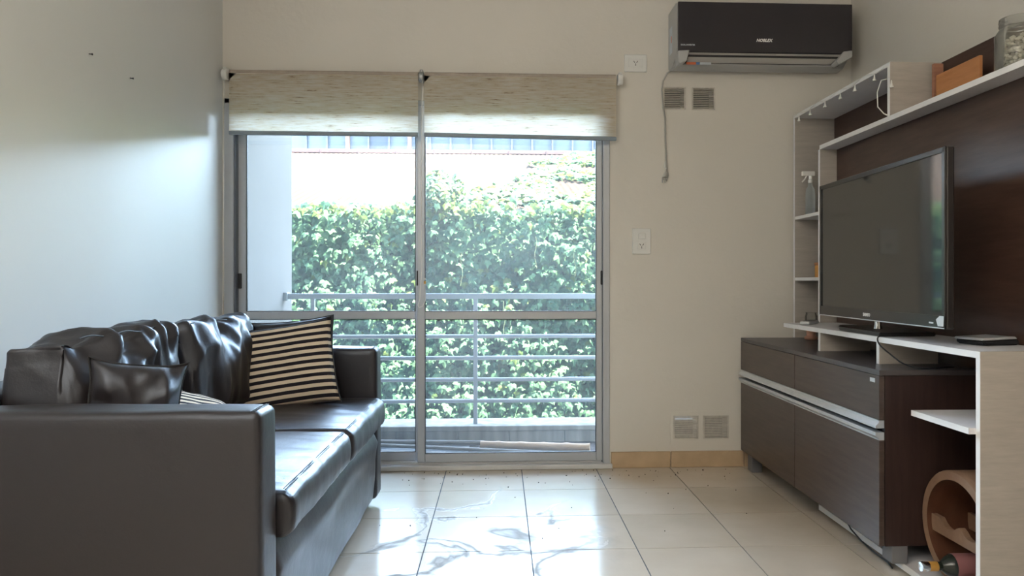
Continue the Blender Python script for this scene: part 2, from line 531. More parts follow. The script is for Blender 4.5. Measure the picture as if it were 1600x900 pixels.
def tube(bm, pts, r, n=8, caps=True):
    """swept tube; r may be a number or a list"""
    pts = [Vector(p) for p in pts]
    rings = []
    up = Vector((0, 0, 1))
    prev = None
    for i, p in enumerate(pts):
        a = pts[max(0, i - 1)]
        b = pts[min(len(pts) - 1, i + 1)]
        t = (b - a).normalized()
        if prev is None:
            s = t.cross(up)
            if s.length < 1e-3:
                s = t.cross(Vector((1, 0, 0)))
            s.normalize()
        else:
            s = (prev - t * prev.dot(t))
            if s.length < 1e-5:
                s = t.cross(up)
            s.normalize()
        prev = s
        q = t.cross(s).normalized()
        rr = r[i] if isinstance(r, (list, tuple)) else r
        rings.append([bm.verts.new(p + (s * math.cos(2 * PI * k / n) + q * math.sin(2 * PI * k / n)) * rr) for k in range(n)])
    for i in range(len(rings) - 1):
        for k in range(n):
            bm.faces.new((rings[i][k], rings[i][(k + 1) % n], rings[i + 1][(k + 1) % n], rings[i + 1][k]))
    if caps:
        bm.faces.new(rings[0][::-1])
        bm.faces.new(rings[-1])
    return bm


def lathe(bm, prof, c, n=24, axis='Z', mi=0, caps=True):
    """profile [(r, h)...] turned about an axis through c"""
    c = Vector(c)
    rings = []
    for (r, h) in prof:
        ring = []
        for k in range(n):
            a = 2 * PI * k / n
            if axis == 'Z':
                v = Vector((r * math.cos(a), r * math.sin(a), h))
            elif axis == 'X':
                v = Vector((h, r * math.cos(a), r * math.sin(a)))
            else:
                v = Vector((r * math.cos(a), h, r * math.sin(a)))
            ring.append(bm.verts.new(c + v))
        rings.append(ring)
    for i in range(len(rings) - 1):
        for k in range(n):
            f = bm.faces.new((rings[i][k], rings[i][(k + 1) % n], rings[i + 1][(k + 1) % n], rings[i + 1][k]))
            f.material_index = mi
    if caps and prof[0][0] > 1e-4:
        bm.faces.new(rings[0][::-1]).material_index = mi
    if caps and prof[-1][0] > 1e-4:
        bm.faces.new(rings[-1]).material_index = mi
    return bm


def prism(bm, poly, axis, a0, a1, mi=0):
    """extrude a 2D polygon along an axis. axis X: poly=(y,z); axis Y: poly=(x,z); axis Z: poly=(x,y)"""
    def P(p, a):
        if axis == 'X': return (a, p[0], p[1])
        if axis == 'Y': return (p[0], a, p[1])
        return (p[0], p[1], a)
    A = [bm.verts.new(P(p, a0)) for p in poly]
    B = [bm.verts.new(P(p, a1)) for p in poly]
    fs = [bm.faces.new(A[::-1]), bm.faces.new(B)]
    n = len(poly)
    for k in range(n):
        fs.append(bm.faces.new((A[k], A[(k + 1) % n], B[(k + 1) % n], B[k])))
    for f in fs:
        f.material_index = mi
    return bm


def smoothstep(a, b, x):
    t = max(0, min(1, (x - a) / (b - a)))
    return t * t * (3 - 2 * t)


def text_mesh(name, s, size, m, parent, loc, rot, extrude=0.0006, shear=0.0, xs=1.0):
    """flat lettering as a mesh; loc is local to the parent"""
    cu = bpy.data.curves.new(name, 'FONT')
    cu.body = s
    cu.size = size
    cu.extrude = extrude
    cu.shear = shear
    cu.offset = size * 0.03
    cu.resolution_u = 2
    cu.align_x = 'CENTER'
    cu.align_y = 'CENTER'
    t = bpy.data.objects.new('tmp', cu)
    C.objects.link(t)
    bpy.context.view_layer.update()
    me = bpy.data.meshes.new_from_object(t.evaluated_get(bpy.context.evaluated_depsgraph_get()))
    bpy.data.objects.remove(t)
    me.name = name
    me.materials.clear()
    me.materials.append(M[m])
    o = bpy.data.objects.new(name, me)
    C.objects.link(o)
    o.parent = parent
    o.location = loc
    o.rotation_euler = rot
    o.scale = (xs, 1, 1)
    return o


# ------------------------------------------------------------------ the room shell
XL, XR, YB, YF, ZC = -1.446, 1.909, 3.93, -2.3, 2.62
WT = 0.16   # thickness of the outer wall


def wall_with_holes(name, x0, x1, z0, z1, ya, yb, holes, m):
    xs = sorted(set([x0, x1] + [h[0] for h in holes] + [h[1] for h in holes]))
    zs = sorted(set([z0, z1] + [h[2] for h in holes] + [h[3] for h in holes]))
    bm = BM()
    V = {}

    def v(x, y, z):
        k = (round(x, 5), round(y, 5), round(z, 5))
        if k not in V:
            V[k] = bm.verts.new(k)
        return V[k]

    def solid(i, j):
        if i < 0 or j < 0 or i >= len(xs) - 1 or j >= len(zs) - 1:
            return False
        cx, cz = (xs[i] + xs[i + 1]) / 2, (zs[j] + zs[j + 1]) / 2
        return not any(h[0] < cx < h[1] and h[2] < cz < h[3] for h in holes)
    for i in range(len(xs) - 1):
        for j in range(len(zs) - 1):
            if not solid(i, j):
                continue
            a, b, c, d = xs[i], xs[i + 1], zs[j], zs[j + 1]
            bm.faces.new((v(a, ya, c), v(b, ya, c), v(b, ya, d), v(a, ya, d)))
            bm.faces.new((v(a, yb, c), v(a, yb, d), v(b, yb, d), v(b, yb, c)))
            if not solid(i - 1, j): bm.faces.new((v(a, ya, c), v(a, ya, d), v(a, yb, d), v(a, yb, c)))
            if not solid(i + 1, j): bm.faces.new((v(b, ya, c), v(b, yb, c), v(b, yb, d), v(b, ya, d)))
            if not solid(i, j - 1): bm.faces.new((v(a, ya, c), v(a, yb, c), v(b, yb, c), v(b, ya, c)))
            if not solid(i, j + 1): bm.faces.new((v(a, ya, d), v(b, ya, d), v(b, yb, d), v(a, yb, d)))
    return obj(name, bm, m)


DX0, DX1, DZ1 = -1.442, 0.587, 1.955
VENTS = [(0.879, 0.994, 1.925, 2.039), (1.0355, 1.154, 1.925, 2.039), (0.935, 1.063, 0.155, 0.272), (1.098, 1.228, 0.155, 0.272)]
wb = wall_with_holes('wall_back', XL - 0.1, XR + 0.1, -0.06, ZC, YB, YB + WT, [(DX0, DX1, -0.005, DZ1)] + VENTS, 'wall')
tag(wb, kind='structure')
for nm, a in (('wall_left', (XL - 0.12, XL, YF, YB)), ('wall_right', (XR, XR + 0.12, YF, YB))):
    o = obj(nm, box(BM(), a[0], a[1], a[2], a[3], -0.06, ZC), 'wall_left' if nm == 'wall_left' else 'wall')
    tag(o, kind='structure')
tag(obj('wall_front', box(BM(), XL - 0.12, XR + 0.12, YF - 0.12, YF, -0.06, ZC), 'wall'), kind='structure')
tag(obj('ceiling', box(BM(), XL - 0.12, XR + 0.12, YF - 0.12, YB + WT, ZC, ZC + 0.12), 'ceiling'), kind='structure')
# nails left in the left wall
for (y, z) in ((2.964, 1.794), (2.674, 1.80)):
    bm = BM()
    tube(bm, [(XL, y, z), (XL + 0.012, y, z - 0.001)], 0.0018, 6)
    lathe(bm, [(0.004, 0.0), (0.004, 0.0015)], (XL + 0.011, y, z - 0.001), 8, 'X')
    tag(obj('nail', bm, 'blackplastic'), 'small dark nail left in the pale left wall, %s' % ('nearer the balcony door' if y > 2.8 else 'further from the balcony door'), 'nail')

fl = obj('floor', box(BM(), XL - 0.12, XR + 0.12, YF - 0.12, YB + WT, -0.10, -0.003), 'grout')
tag(fl, kind='structure')
TX, TY, TG = 0.115, 3.93, 0.397
tile_me = None
random.seed(4)
for i in range(-4, 5):
    for j in range(0, 16):
        x0, x1 = TX + i * TG, TX + (i + 1) * TG
        y1, y0 = TY - j * TG, TY - (j + 1) * TG
        gx0, gx1 = max(x0 + 0.0022, XL), min(x1 - 0.0022, XR)
        gy0, gy1 = max(y0 + 0.0022, YF), min(y1 - 0.0022, YB)
        if gx1 - gx0 < 0.02 or gy1 - gy0 < 0.02:
            continue
        full = abs((gx1 - gx0) - (TG - 0.0044)) < 1e-6 and abs((gy1 - gy0) - (TG - 0.0044)) < 1e-6
        if full and tile_me is not None:
            o = bpy.data.objects.new('floor_tile', tile_me)
            C.objects.link(o)
            o.parent = fl
            o.location = (x0, y0, 0)
        else:
            bm = box(BM(), gx0, gx1, gy0, gy1, -0.008, 0.0)
            o = obj('floor_tile', bm, 'tile', fl, origin=(x0, y0, 0))
            if full:
                tile_me = o.data

# ceramic skirting, back wall and both sides
def skirting(name, pieces, axis):
    e = empty(name, (pieces[0][0], pieces[0][2], 0), kind='structure')
    for a in pieces:
        obj('skirting_tile', box(BM(), a[0], a[1], a[2], a[3], 0.0005, 0.086, 0.002, 1), 'skirting', e)
    return e


skirting('baseboard_back', [(0.594, 0.914, YB - 0.012, YB), (0.917, 1.312, YB - 0.012, YB), (1.315, 1.709, YB - 0.012, YB), (1.712, XR, YB - 0.012, YB)], 'X')
skirting('baseboard_left', [(XL, XL + 0.012, YB - 0.013 - 0.397 * (k + 1), YB - 0.016 - 0.397 * k) for k in range(15)], 'Y')
skirting('baseboard_right', [(XR - 0.012, XR, YB - 0.013 - 0.397 * (k + 1), YB - 0.016 - 0.397 * k) for k in range(15)], 'Y')

# ------------------------------------------------------------------ sliding balcony door
dr = empty('door_1', (-0.43, YB, 0), kind='structure')
bm = BM()
box(bm, DX0, -1.392, 3.935, 4.03, 0.0, DZ1, 0.002, 1)
box(bm, 0.551, DX1, 3.925, 4.03, 0.0, DZ1, 0.002, 1)
box(bm, DX0, DX1, 3.935, 4.03, 1.93, DZ1, 0.002, 1)
obj('door_frame', bm, 'alu', dr)
bm = BM()
box(bm, -1.392, -1.384, 3.945, 4.02, 0.03, 1.93)
box(bm, 0.545, 0.551, 3.945, 4.02, 0.03, 1.93)
obj('track_recess', bm, 'alu_dark', dr)
bm = BM()
box(bm, DX0 - 0.002, DX1 + 0.012, 3.905, 4.05, 0.0005, 0.026, 0.003, 1)
for yy in (3.955, 3.985, 4.015):
    box(bm, DX0 + 0.05, DX1 - 0.04, yy - 0.003, yy + 0.003, 0.026, 0.036)
obj('sill', bm, 'sill', dr)


def sash(x0, x1, ya, yb, zb0, zb1, stl, str_):
    bm = BM()
    box(bm, x0, x0 + stl, ya, yb, zb0, 1.945, 0.003, 1)
    box(bm, x1 - str_, x1, ya, yb, zb0, 1.945, 0.003, 1)
    box(bm, x0 + stl, x1 - str_, ya, yb, zb0, zb1, 0.003, 1)
    box(bm, x0 + stl, x1 - str_, ya, yb, 0.796, 0.838, 0.003, 1)
    box(bm, x0 + stl, x1 - str_, ya, yb, 1.90, 1.945, 0.003, 1)
    s = obj('sash', bm, 'alu', dr)
    ym = (ya + yb) / 2
    g = BM()
    for (a, b) in ((zb1, 0.796), (0.838, 1.90)):
        for (q0, q1, r0, r1) in ((x0 + stl, x0 + stl + 0.003, a, b), (x1 - str_ - 0.003, x1 - str_, a, b), (x0 + stl, x1 - str_, a, a + 0.003), (x0 + stl, x1 - str_, b - 0.003, b)):
            box(g, q0, q1, ya + 0.004, yb - 0.004, r0, r1)
    obj('gasket', g, 'gasket', s)
    for (a, b) in ((zb1, 0.796), (0.838, 1.90)):
        bm = BM()
        box(bm, x0 + stl, x1 - str_, ym - 0.002, ym + 0.002, a, b)
        obj('glass_pane', bm, 'door_glass', s)
    return s


s_r = sash(-0.437, 0.549, 3.942, 3.968, 0.036, 0.082, 0.040, 0.032)
s_l = sash(-1.390, -0.415, 3.986, 4.012, 0.036, 0.082, 0.046, 0.036)
bm = BM()
box(bm, 0.540, 0.556, 3.936, 3.944, 0.98, 1.055, 0.003, 2)
obj('sash_handle', bm, 'gasket', s_r, local=False)
bm = BM()
box(bm, -1.390, -1.366, 3.976, 3.987, 0.96, 1.04, 0.003, 2)
obj('sash_handle', bm, 'gasket', s_l)
bm = BM()
box(bm, -0.441, -0.433, 3.938, 3.950, 0.975, 1.055, 0.002, 1)
obj('latch', bm, 'gasket', s_r)

# ------------------------------------------------------------------ roller blinds
def blind(x0, x1, z0, z1, label, chain_side):
    e = empty('roller_blind', ((x0 + x1) / 2, 3.87, 1.75), label, 'roller blind', 'two roller blinds over the balcony door')
    bm = BM()
    lathe(bm, [(0.021, x0), (0.021, x1)], (0, 3.885, 2.07), 20, 'X')
    obj('roller_tube', bm, 'tube', e, smooth=True, angle=40)
    # fabric sheet
    bm = BM()
    nx, nz = 30, 8
    g = []
    for i in range(nx + 1):
        row = []
        for j in range(nz + 1):
            x = x0 + (x1 - x0) * i / nx
            zb = z0 + (z1 - z0) * i / nx
            z = zb + (2.068 - zb) * j / nz
            y = 3.862 + 0.0025 * math.sin(i * 0.7) * (1 - j / nz)
            row.append(bm.verts.new((x, y, z)))
        g.append(row)
    for i in range(nx):
        for j in range(nz):
            bm.faces.new((g[i][j], g[i + 1][j], g[i + 1][j + 1], g[i][j + 1]))
    bmesh.ops.solidify(bm, geom=bm.faces[:], thickness=0.0008)
    obj('fabric', bm, 'blind', e, smooth=True, angle=50)
    bm = BM()
    box(bm, x0 - 0.002, x1 + 0.002, 3.856, 3.872, -0.022, 0.0, 0.006, 2)
    for v in bm.verts:
        v.co.z += z0 + (z1 - z0) * (v.co.x - x0) / (x1 - x0) + 0.004
    obj('bottom_rail', bm, 'blind_rail', e, smooth=True, angle=50)
    return e


bl_l = blind(-1.388, -0.424, 1.768, 1.768, 'left roller blind of straw-flecked beige fabric, drawn a quarter down', 0)
bl_r = blind(-0.392, 0.612, 1.768, 1.755, 'right roller blind of straw-flecked beige fabric, beside the wall socket', 1)


def bracket(x, label, w=0.018, part_mat='whiteplastic'):
    e = empty('blind_bracket', (x, 3.93, 2.07), label, 'bracket', 'roller blind brackets')
    bm = BM()
    box(bm, x - w / 2, x + w / 2, 3.862, 3.93, 2.045, 2.10, 0.004, 2)
    obj('mounting_plate', bm, part_mat, e)
    bm = BM()
    lathe(bm, [(0.026, x - w / 2 - 0.004), (0.028, x - w / 2), (0.028, x + w / 2), (0.026, x + w / 2 + 0.004)], (0, 3.872, 2.062), 20, 'X')
    obj('chain_wheel', bm, 'whiteplastic' if part_mat == 'whiteplastic' else 'hardware', e, smooth=True, angle=40)


bracket(-1.412, 'white roller blind bracket at the left wall corner')
bracket(-0.408, 'grey metal bracket between the two roller blinds', 0.016, 'hardware')
bracket(0.634, 'white roller blind bracket right under the upper wall socket')
# bead chain hanging down from the middle bracket, looped back up near its foot
bm = BM()
P = [(-0.402, 3.853, 2.04)]
for k in range(1, 30):
    t = k / 29
    z = 2.04 - (2.04 - 0.905) * t
    P.append((-0.402 - 0.004 * math.sin(t * 3) - (0.012 * smoothstep(0.85, 1, t)), 3.853, z))
P += [(-0.425, 3.853, 0.875), (-0.418, 3.853, 0.862), (-0.400, 3.853, 0.868), (-0.386, 3.853, 0.90), (-0.388, 3.853, 0.98)]
tube(bm, P, 0.0022, 6)
for k in range(3):
    tube(bm, [(-0.388, 3.853, 0.975 + k * 0.015), (-0.388, 3.853, 0.985 + k * 0.015)], 0.004, 6)
e = obj('pull_cord', bm, 'cord', bl_r, smooth=True)
bm = BM()
tube(bm, [(-0.388, 3.851, 0.985), (-0.388, 3.851, 1.0)], 0.006, 8)
obj('cord_weight', bm, 'gold', e)
# thin second cord beside the left bracket
bm = BM()
tube(bm, [(-1.410, 3.853, 2.03), (-1.412, 3.853, 1.4), (-1.410, 3.853, 0.9)], 0.0018, 6)
obj('pull_cord', bm, 'cord', bl_l, smooth=True)

# ------------------------------------------------------------------ wall sockets, vents
def wall_plate(x0, x1, z0, z1, label, vertical):
    e = empty('wall_socket', ((x0 + x1) / 2, YB, z0), label, 'socket')
    obj('cover_plate', box(BM(), x0, x1, YB - 0.010, YB, z0, z1, 0.003, 2), 'whiteplastic', e)
    cx, cz = (x0 + x1) / 2, (z0 + z1) / 2
    if vertical:
        obj('switch_rocker', box(BM(), cx - 0.018, cx + 0.022, YB - 0.0145, YB - 0.010, cz + 0.012, cz + 0.042, 0.002, 1), 'whiteplastic', e)
        cz -= 0.024
        obj('socket_insert', box(BM(), cx - 0.022, cx + 0.022, YB - 0.012, YB - 0.010, cz - 0.020, cz + 0.024, 0.001, 1), 'whiteplastic', e)
    else:
        obj('socket_insert', box(BM(), cx - 0.038, cx + 0.038, YB - 0.012, YB - 0.010, cz - 0.022, cz + 0.022, 0.001, 1), 'whiteplastic', e)
        obj('blank_module', box(BM(), cx + 0.018, cx + 0.036, YB - 0.0132, YB - 0.012, cz - 0.020, cz + 0.020, 0.001, 1), 'whiteplastic', e)
    bm = BM()
    for (dx, dz, a) in ((-0.008, 0.006, 35), (0.008, 0.006, -35), (0, -0.009, 0)):
        b2 = BM()
        box(b2, -0.0015, 0.0015, YB - 0.0128, YB - 0.0118, -0.006, 0.006)
        bmesh.ops.rotate(b2, verts=b2.verts, cent=(0, YB, 0), matrix=Matrix.Rotation(R(-a), 3, 'Y'))
        bmesh.ops.translate(b2, verts=b2.verts, vec=(cx + dx, 0, cz + dz))
        tmp = bpy.data.meshes.new('t'); b2.to_mesh(tmp); b2.free(); bm.from_mesh(tmp); bpy.data.meshes.remove(tmp)
    obj('socket_slots', bm, 'gasket', e)


wall_plate(0.665, 0.786, 2.119, 2.212, 'white wall socket high up between blind and air conditioner', False)
wall_plate(0.709, 0.807, 1.144, 1.281, 'white wall plate with a switch above a socket, beside the door', True)


def vent(x0, x1, z0, z1, label, group, n=11, seethrough=False):
    e = empty('air_vent', ((x0 + x1) / 2, YB, z0), label, 'air vent', group)
    bm = BM()
    for (a, b, c, d) in ((x0 - 0.004, x0 + 0.004, z0 - 0.004, z1 + 0.004), (x1 - 0.004, x1 + 0.004, z0 - 0.004, z1 + 0.004), (x0, x1, z0 - 0.004, z0 + 0.003), (x0, x1, z1 - 0.003, z1 + 0.004)):
        box(bm, a, b, YB - 0.004, YB + 0.012, c, d)
    obj('vent_frame', bm, 'vent', e)
    for k in range(n):
        z = z0 + 0.006 + (z1 - z0 - 0.008) * (k + 0.5) / n
        h = (z1 - z0) / n
        bm = BM()
        prism(bm, [(YB - 0.003, z - h * 0.45), (YB - 0.0015, z - h * 0.45), (YB + 0.004, z + h * 0.22), (YB + 0.0025, z + h * 0.22)], 'X', x0 + 0.003, x1 - 0.003)
        obj('slat', bm, 'vent', e)
    if not seethrough:
        obj('duct_backing', box(BM(), x0, x1, YB + 0.10, YB + 0.11, z0, z1), 'duct', e)
    else:
        obj('duct_backing', box(BM(), x0, x1, YB + 0.10, YB + 0.11, z0, z1 - 0.035), 'duct', e)


gv = 'louvred vents in the back wall'
vent(*VENTS[0], 'upper left louvred vent behind the hanging grey cable', gv)
vent(*VENTS[1], 'upper right louvred vent under the air conditioner', gv)
vent(*VENTS[2], 'lower left louvred vent with daylight showing through its slats', gv, 10, True)
vent(*VENTS[3], 'lower right louvred vent beside the cabinet, above the skirting', gv, 12)
bm = BM()
for (a, b, c, d) in ((0.915, 0.930, 0.125, 0.30), (1.068, 1.093, 0.1505, 0.2765), (1.233, 1.245, 0.125, 0.30), (0.930, 1.233, 0.125, 0.1505), (0.930, 1.233, 0.2765, 0.30)):
    box(bm, a, b, YB - 0.0025, YB, c, d)
tag(obj('trim_1', bm, 'wall'), kind='structure')
bm = BM()
for (a, b, c, d) in ((0.999, 1.031, 1.92, 2.0435), (1.1585, 1.168, 1.92, 2.0435), (0.999, 1.168, 2.0435, 2.052)):
    box(bm, a, b, YB - 0.002, YB, c, d)
tag(obj('trim_2', bm, 'wall'), kind='structure')

# ------------------------------------------------------------------ air conditioner
AX0, AX1 = 0.905, 1.815
ac = empty('air_conditioner', ((AX0 + AX1) / 2, YB, 2.13), 'wall-mounted split air conditioner with a glossy black front panel', 'air conditioner')
bm = BM()
prism(bm, [(YB, 2.135), (YB, 2.43), (3.76, 2.43), (3.735, 2.415), (3.735, 2.20), (3.755, 2.165), (3.83, 2.125), (3.90, 2.118)], 'X', AX0, AX1)
obj('housing', bm, 'ac_body', ac)
bm = BM()
box(bm, AX0 + 0.002, AX1 - 0.001, 3.722, 3.736, 2.168, 2.425, 0.004, 2)
fp = obj('front_panel', bm, 'ac_front', ac)
bm = BM()
prism(bm, [(3.728, 2.166), (3.734, 2.163), (3.778, 2.128), (3.772, 2.128)], 'X', AX0 + 0.06, AX1 - 0.055)
obj('air_flap', bm, 'ac_flap', ac)
bm = BM()
box(bm, AX0 + 0.05, AX1 - 0.045, 3.737, 3.80, 2.150, 2.166)
box(bm, AX0 + 0.05, AX1 - 0.045, 3.775, 3.80, 2.126, 2.140)
obj('outlet_slot', bm, 'duct', ac)
for side in (0, 1):
    bm = BM()
    if side == 0:
        poly = [(AX0, 2.172), (AX0 + 0.060, 2.176), (AX0 + 0.045, 2.12), (AX0 + 0.01, 2.106), (AX0, 2.12)]
    else:
        poly = [(AX1 - 0.002, 2.186), (AX1 - 0.05, 2.180), (AX1 - 0.09, 2.128), (AX1 - 0.075, 2.112), (AX1 - 0.004, 2.150)]
    prism(bm, poly, 'Y', 3.716, 3.78)
    bmesh.ops.bevel(bm, geom=bm.edges[:], offset=0.003, segments=1, affect='EDGES')
    obj('end_cap', bm, 'ac_body', ac)
bm = BM()
prism(bm, [(3.780, 2.128), (3.770, 2.116), (3.85, 2.112), (3.90, 2.118)], 'X', AX0 + 0.01, AX1 - 0.08)
obj('bottom_lip', bm, 'ac_body', ac)
bm = BM()
for k, (a, b, mi) in enumerate(((0.055, 0.105, 0), (0.108, 0.125, 1), (0.127, 0.185, 2))):
    box(bm, AX0 + a, AX0 + b, 3.7665, 3.7685, 2.117, 2.129, mi=mi)
obj('sticker', bm, ['red', 'blue', 'paper'], ac)
bm = BM()
box(bm, AX0 - 0.001, AX0 + 0.001, 3.84, 3.90, 2.20, 2.34, mi=0)
box(bm, AX0 - 0.0016, AX0 + 0.001, 3.85, 3.865, 2.255, 2.29, mi=1)
obj('side_label', bm, ['paper', 'red'], ac)
text_mesh('logo', 'NOBLEX', 0.021, 'logo', fp, Vector((1.352, 3.7212, 2.231)) - root_loc(fp), (R(90), 0, 0), shear=0.25)
text_mesh('small_print', 'DUAL INVERTER', 0.010, 'paper', fp, Vector((0.957, 3.7212, 2.203)) - root_loc(fp), (R(90), 0, 0), 0.0003)
# its power cable with a plug, hanging down the wall
bm = BM()
P = [(0.915, 3.90, 2.125), (0.893, 3.905, 2.11), (0.872, 3.915, 2.07), (0.866, 3.915, 2.02), (0.872, 3.912, 1.93), (0.884, 3.915, 1.87), (0.886, 3.918, 1.75), (0.889, 3.918, 1.66), (0.893, 3.918, 1.60), (0.892, 3.918, 1.575)]
tube(bm, P, 0.0042, 8)
cb = obj('power_cable', bm, 'cable_w', smooth=True)
tag(cb, 'grey power cable with an unplugged plug hanging from the air conditioner', 'cable')
bm = BM()
tube(bm, [(0.892, 3.916, 1.585), (0.886, 3.912, 1.565), (0.878, 3.905, 1.545)], [0.006, 0.013, 0.015], 10)
pg = obj('plug', bm, 'cable_w', cb, smooth=True, angle=50)
bm = BM()
for s in (-1, 1):
    box(bm, 0.873 + s * 0.007 - 0.003, 0.873 + s * 0.007 + 0.003, 3.903, 3.905, 1.524, 1.545)
obj('plug_prong', bm, 'hardware', pg)
bm = BM()
tube(bm, [(0.884, 3.918, 1.64), (0.880, 3.915, 1.61), (0.889, 3.912, 1.60)], 0.003, 6)
obj('cable_tie', bm, 'whiteplastic', cb)

# ------------------------------------------------------------------ sofa
SX0, SX1 = -1.43, -0.54
sofa = empty('sofa', (-0.98, 2.55, 0), 'black leather two-seat sofa with square arms along the left wall', 'sofa')


def soft_box(x0, x1, y0, y1, z0, z1, r=0.03, n=14, fn=None):
    """box with rounded edges made of a dense grid, so that it can be pushed in and out"""
    bm = BM()
    hx, hy, hz = (x1 - x0) / 2, (y1 - y0) / 2, (z1 - z0) / 2
    c = Vector(((x0 + x1) / 2, (y0 + y1) / 2, (z0 + z1) / 2))
    V = {}

    def grid(h):
        k = max(4, int(n * h * 2 / max(hx, hy, hz) / 2))
        a = [-h + 2 * h * i / k for i in range(k + 1)]
        # extra lines near the edges
        for q in (0.15, 0.4, 0.75):
            a += [-h + r * q, h - r * q]
        return sorted(set(round(t, 6) for t in a))
    gx, gy, gz = grid(hx), grid(hy), grid(hz)

    def v(x, y, z):
        k = (x, y, z)
        if k in V:
            return V[k]
        p = Vector(k)
        q = Vector((max(-hx + r, min(hx - r, x)), max(-hy + r, min(hy - r, y)), max(-hz + r, min(hz - r, z))))
        d = p - q
        if d.length > 1e-9:
            p = q + d.normalized() * r
            nrm = d.normalized()
        else:
            nrm = Vector((0, 0, 1))
        w_ = c + p
        if fn:
            w_ = fn(w_, Vector((x / hx, y / hy, z / hz)), nrm)
        V[k] = bm.verts.new(w_)
        return V[k]

    def face(A, B, f):
        for i in range(len(A) - 1):
            for j in range(len(B) - 1):
                try:
                    bm.faces.new((f(A[i], B[j]), f(A[i + 1], B[j]), f(A[i + 1], B[j + 1]), f(A[i], B[j + 1])))
                except ValueError:
                    pass
    ex, ey, ez = gx[-1], gy[-1], gz[-1]
    for s in (-1, 1):
        face(gy, gz, lambda a, b: v(s * ex, a, b))
        face(gx, gz, lambda a, b: v(a, s * ey, b))
        face(gx, gy, lambda a, b: v(a, b, s * ez))
    return bm


def nz3(p, s, seed=0):
    return noise.noise(Vector((p.x * s + seed * 7.3, p.y * s - seed * 3.1, p.z * s + seed * 1.7)))


def ridged(p, sx, sy, sz, seed=0):
    q = Vector((p.x * sx + seed, p.y * sy + seed * 2.3, p.z * sz - seed))
    a = 1 - abs(noise.noise(q)) * 2.2
    b = 1 - abs(noise.noise(q * 2.1 + Vector((5, 3, 1)))) * 2.2
    return a + 0.4 * b


def sag(amp, seed):
    def f(w_, u, nrm):
        d = nz3(w_, 3.5, seed) * amp
        return w_ + nrm * d
    return f


def arm_fn(seed):
    def f(w_, u, nrm):
        d = nz3(w_, 3.0, seed) * 0.004
        if u.z > 0.9:
            w_.z += nz3(w_, 5, seed + 3) * 0.006
        return w_ + nrm * d
    return f


YA0, YA1, YC0, YC1 = 1.69, 1.825, 3.275, 3.405
obj('arm', soft_box(SX0, SX1, YA0, YA1, 0.035, 0.705, 0.022, 26, arm_fn(1)), 'leather', sofa, smooth=True)
obj('arm', soft_box(SX0, SX1, YC0, YC1, 0.035, 0.705, 0.026, 26, arm_fn(5)), 'leather', sofa, smooth=True)
obj('backrest', soft_box(SX0, -1.27, YA1 - 0.01, YC0 + 0.01, 0.05, 0.72, 0.03, 26, arm_fn(9)), 'leather', sofa, smooth=True)


def base_fn(w_, u, nrm):
    # front apron: slack leather with a long soft fold near its top
    if u.x > 0.5:
        t = (w_.z - 0.05) / 0.30
        w_.x += 0.010 * math.sin(t * PI) + 0.016 * math.exp(-((t - 0.82 - 0.05 * math.sin(w_.y * 5)) / 0.10) ** 2)
        w_.x += nz3(w_, 3.5, 2) * 0.010
    return w_


obj('seat_base', soft_box(-1.27, SX1 - 0.015, YA1 - 0.005, YC0 + 0.005, 0.03, 0.37, 0.02, 40, base_fn), 'leather', sofa, smooth=True)


def seat_fn(y0, y1, seed):
    def f(w_, u, nrm):
        top = max(0, u.z)
        bow = (1 - u.x ** 2) * (1 - u.y ** 2)
        if u.z > 0.5:
            w_.z += 0.018 * bow
        # shallow creases from the front seam back across the top, short pleats on the front
        cr = ridged(w_, 2.2, 9, 1, seed)
        fade = smoothstep(0.2, 0.9, u.x) * (1 - smoothstep(0.96, 1.0, abs(u.y)))
        if u.z > 0.5:
            w_.z += (cr - 0.8) * 0.0035 * (0.4 + fade)
        if u.x > 0.8:
            w_.x += (ridged(w_, 1, 10, 3, seed + 2) - 0.8) * 0.0025 + 0.010 * (1 - u.z ** 2)
        w_ += nrm * nz3(w_, 4, seed) * 0.004
        return w_
    return f


for k, (y0, y1) in enumerate(((YA1 + 0.003, 2.557), (2.563, YC0 - 0.003))):
    cu = obj('seat_cushion', soft_box(-1.26, -0.512, y0, y1, 0.365, 0.488, 0.028, 60, seat_fn(y0, y1, k * 3 + 1)), 'leather', sofa, smooth=True)
    bm = BM()
    for zz, xx in ((0.4885, -0.532), (0.4855, -0.5275)):
        tube(bm, [(xx, y0 + 0.02 + (y1 - y0 - 0.04) * t / 24, zz + 0.0005 * math.sin(t)) for t in range(25)], 0.0013, 5)
    obj('seam', bm, 'stitch', cu)
# stitched seams along the tops of the arms
for yy in (YA0, YC0):
    bm = BM()
    y1 = yy + 0.13
    for dx in (-0.021, -0.0165):
        tube(bm, [(SX1 + dx, yy + 0.012, 0.7045), (SX1 + dx, (yy + y1) / 2, 0.7065), (SX1 + dx, y1 - 0.012, 0.7045)], 0.0012, 5)
    obj('seam', bm, 'stitch', sofa)
for (x, y) in ((-0.62, 1.75), (-1.36, 1.75), (-0.62, 3.34), (-1.36, 3.34)):
    obj('foot', box(BM(), x - 0.03, x + 0.03, y - 0.03, y + 0.03, 0.0005, 0.038, 0.004, 1), 'blackplastic', sofa)

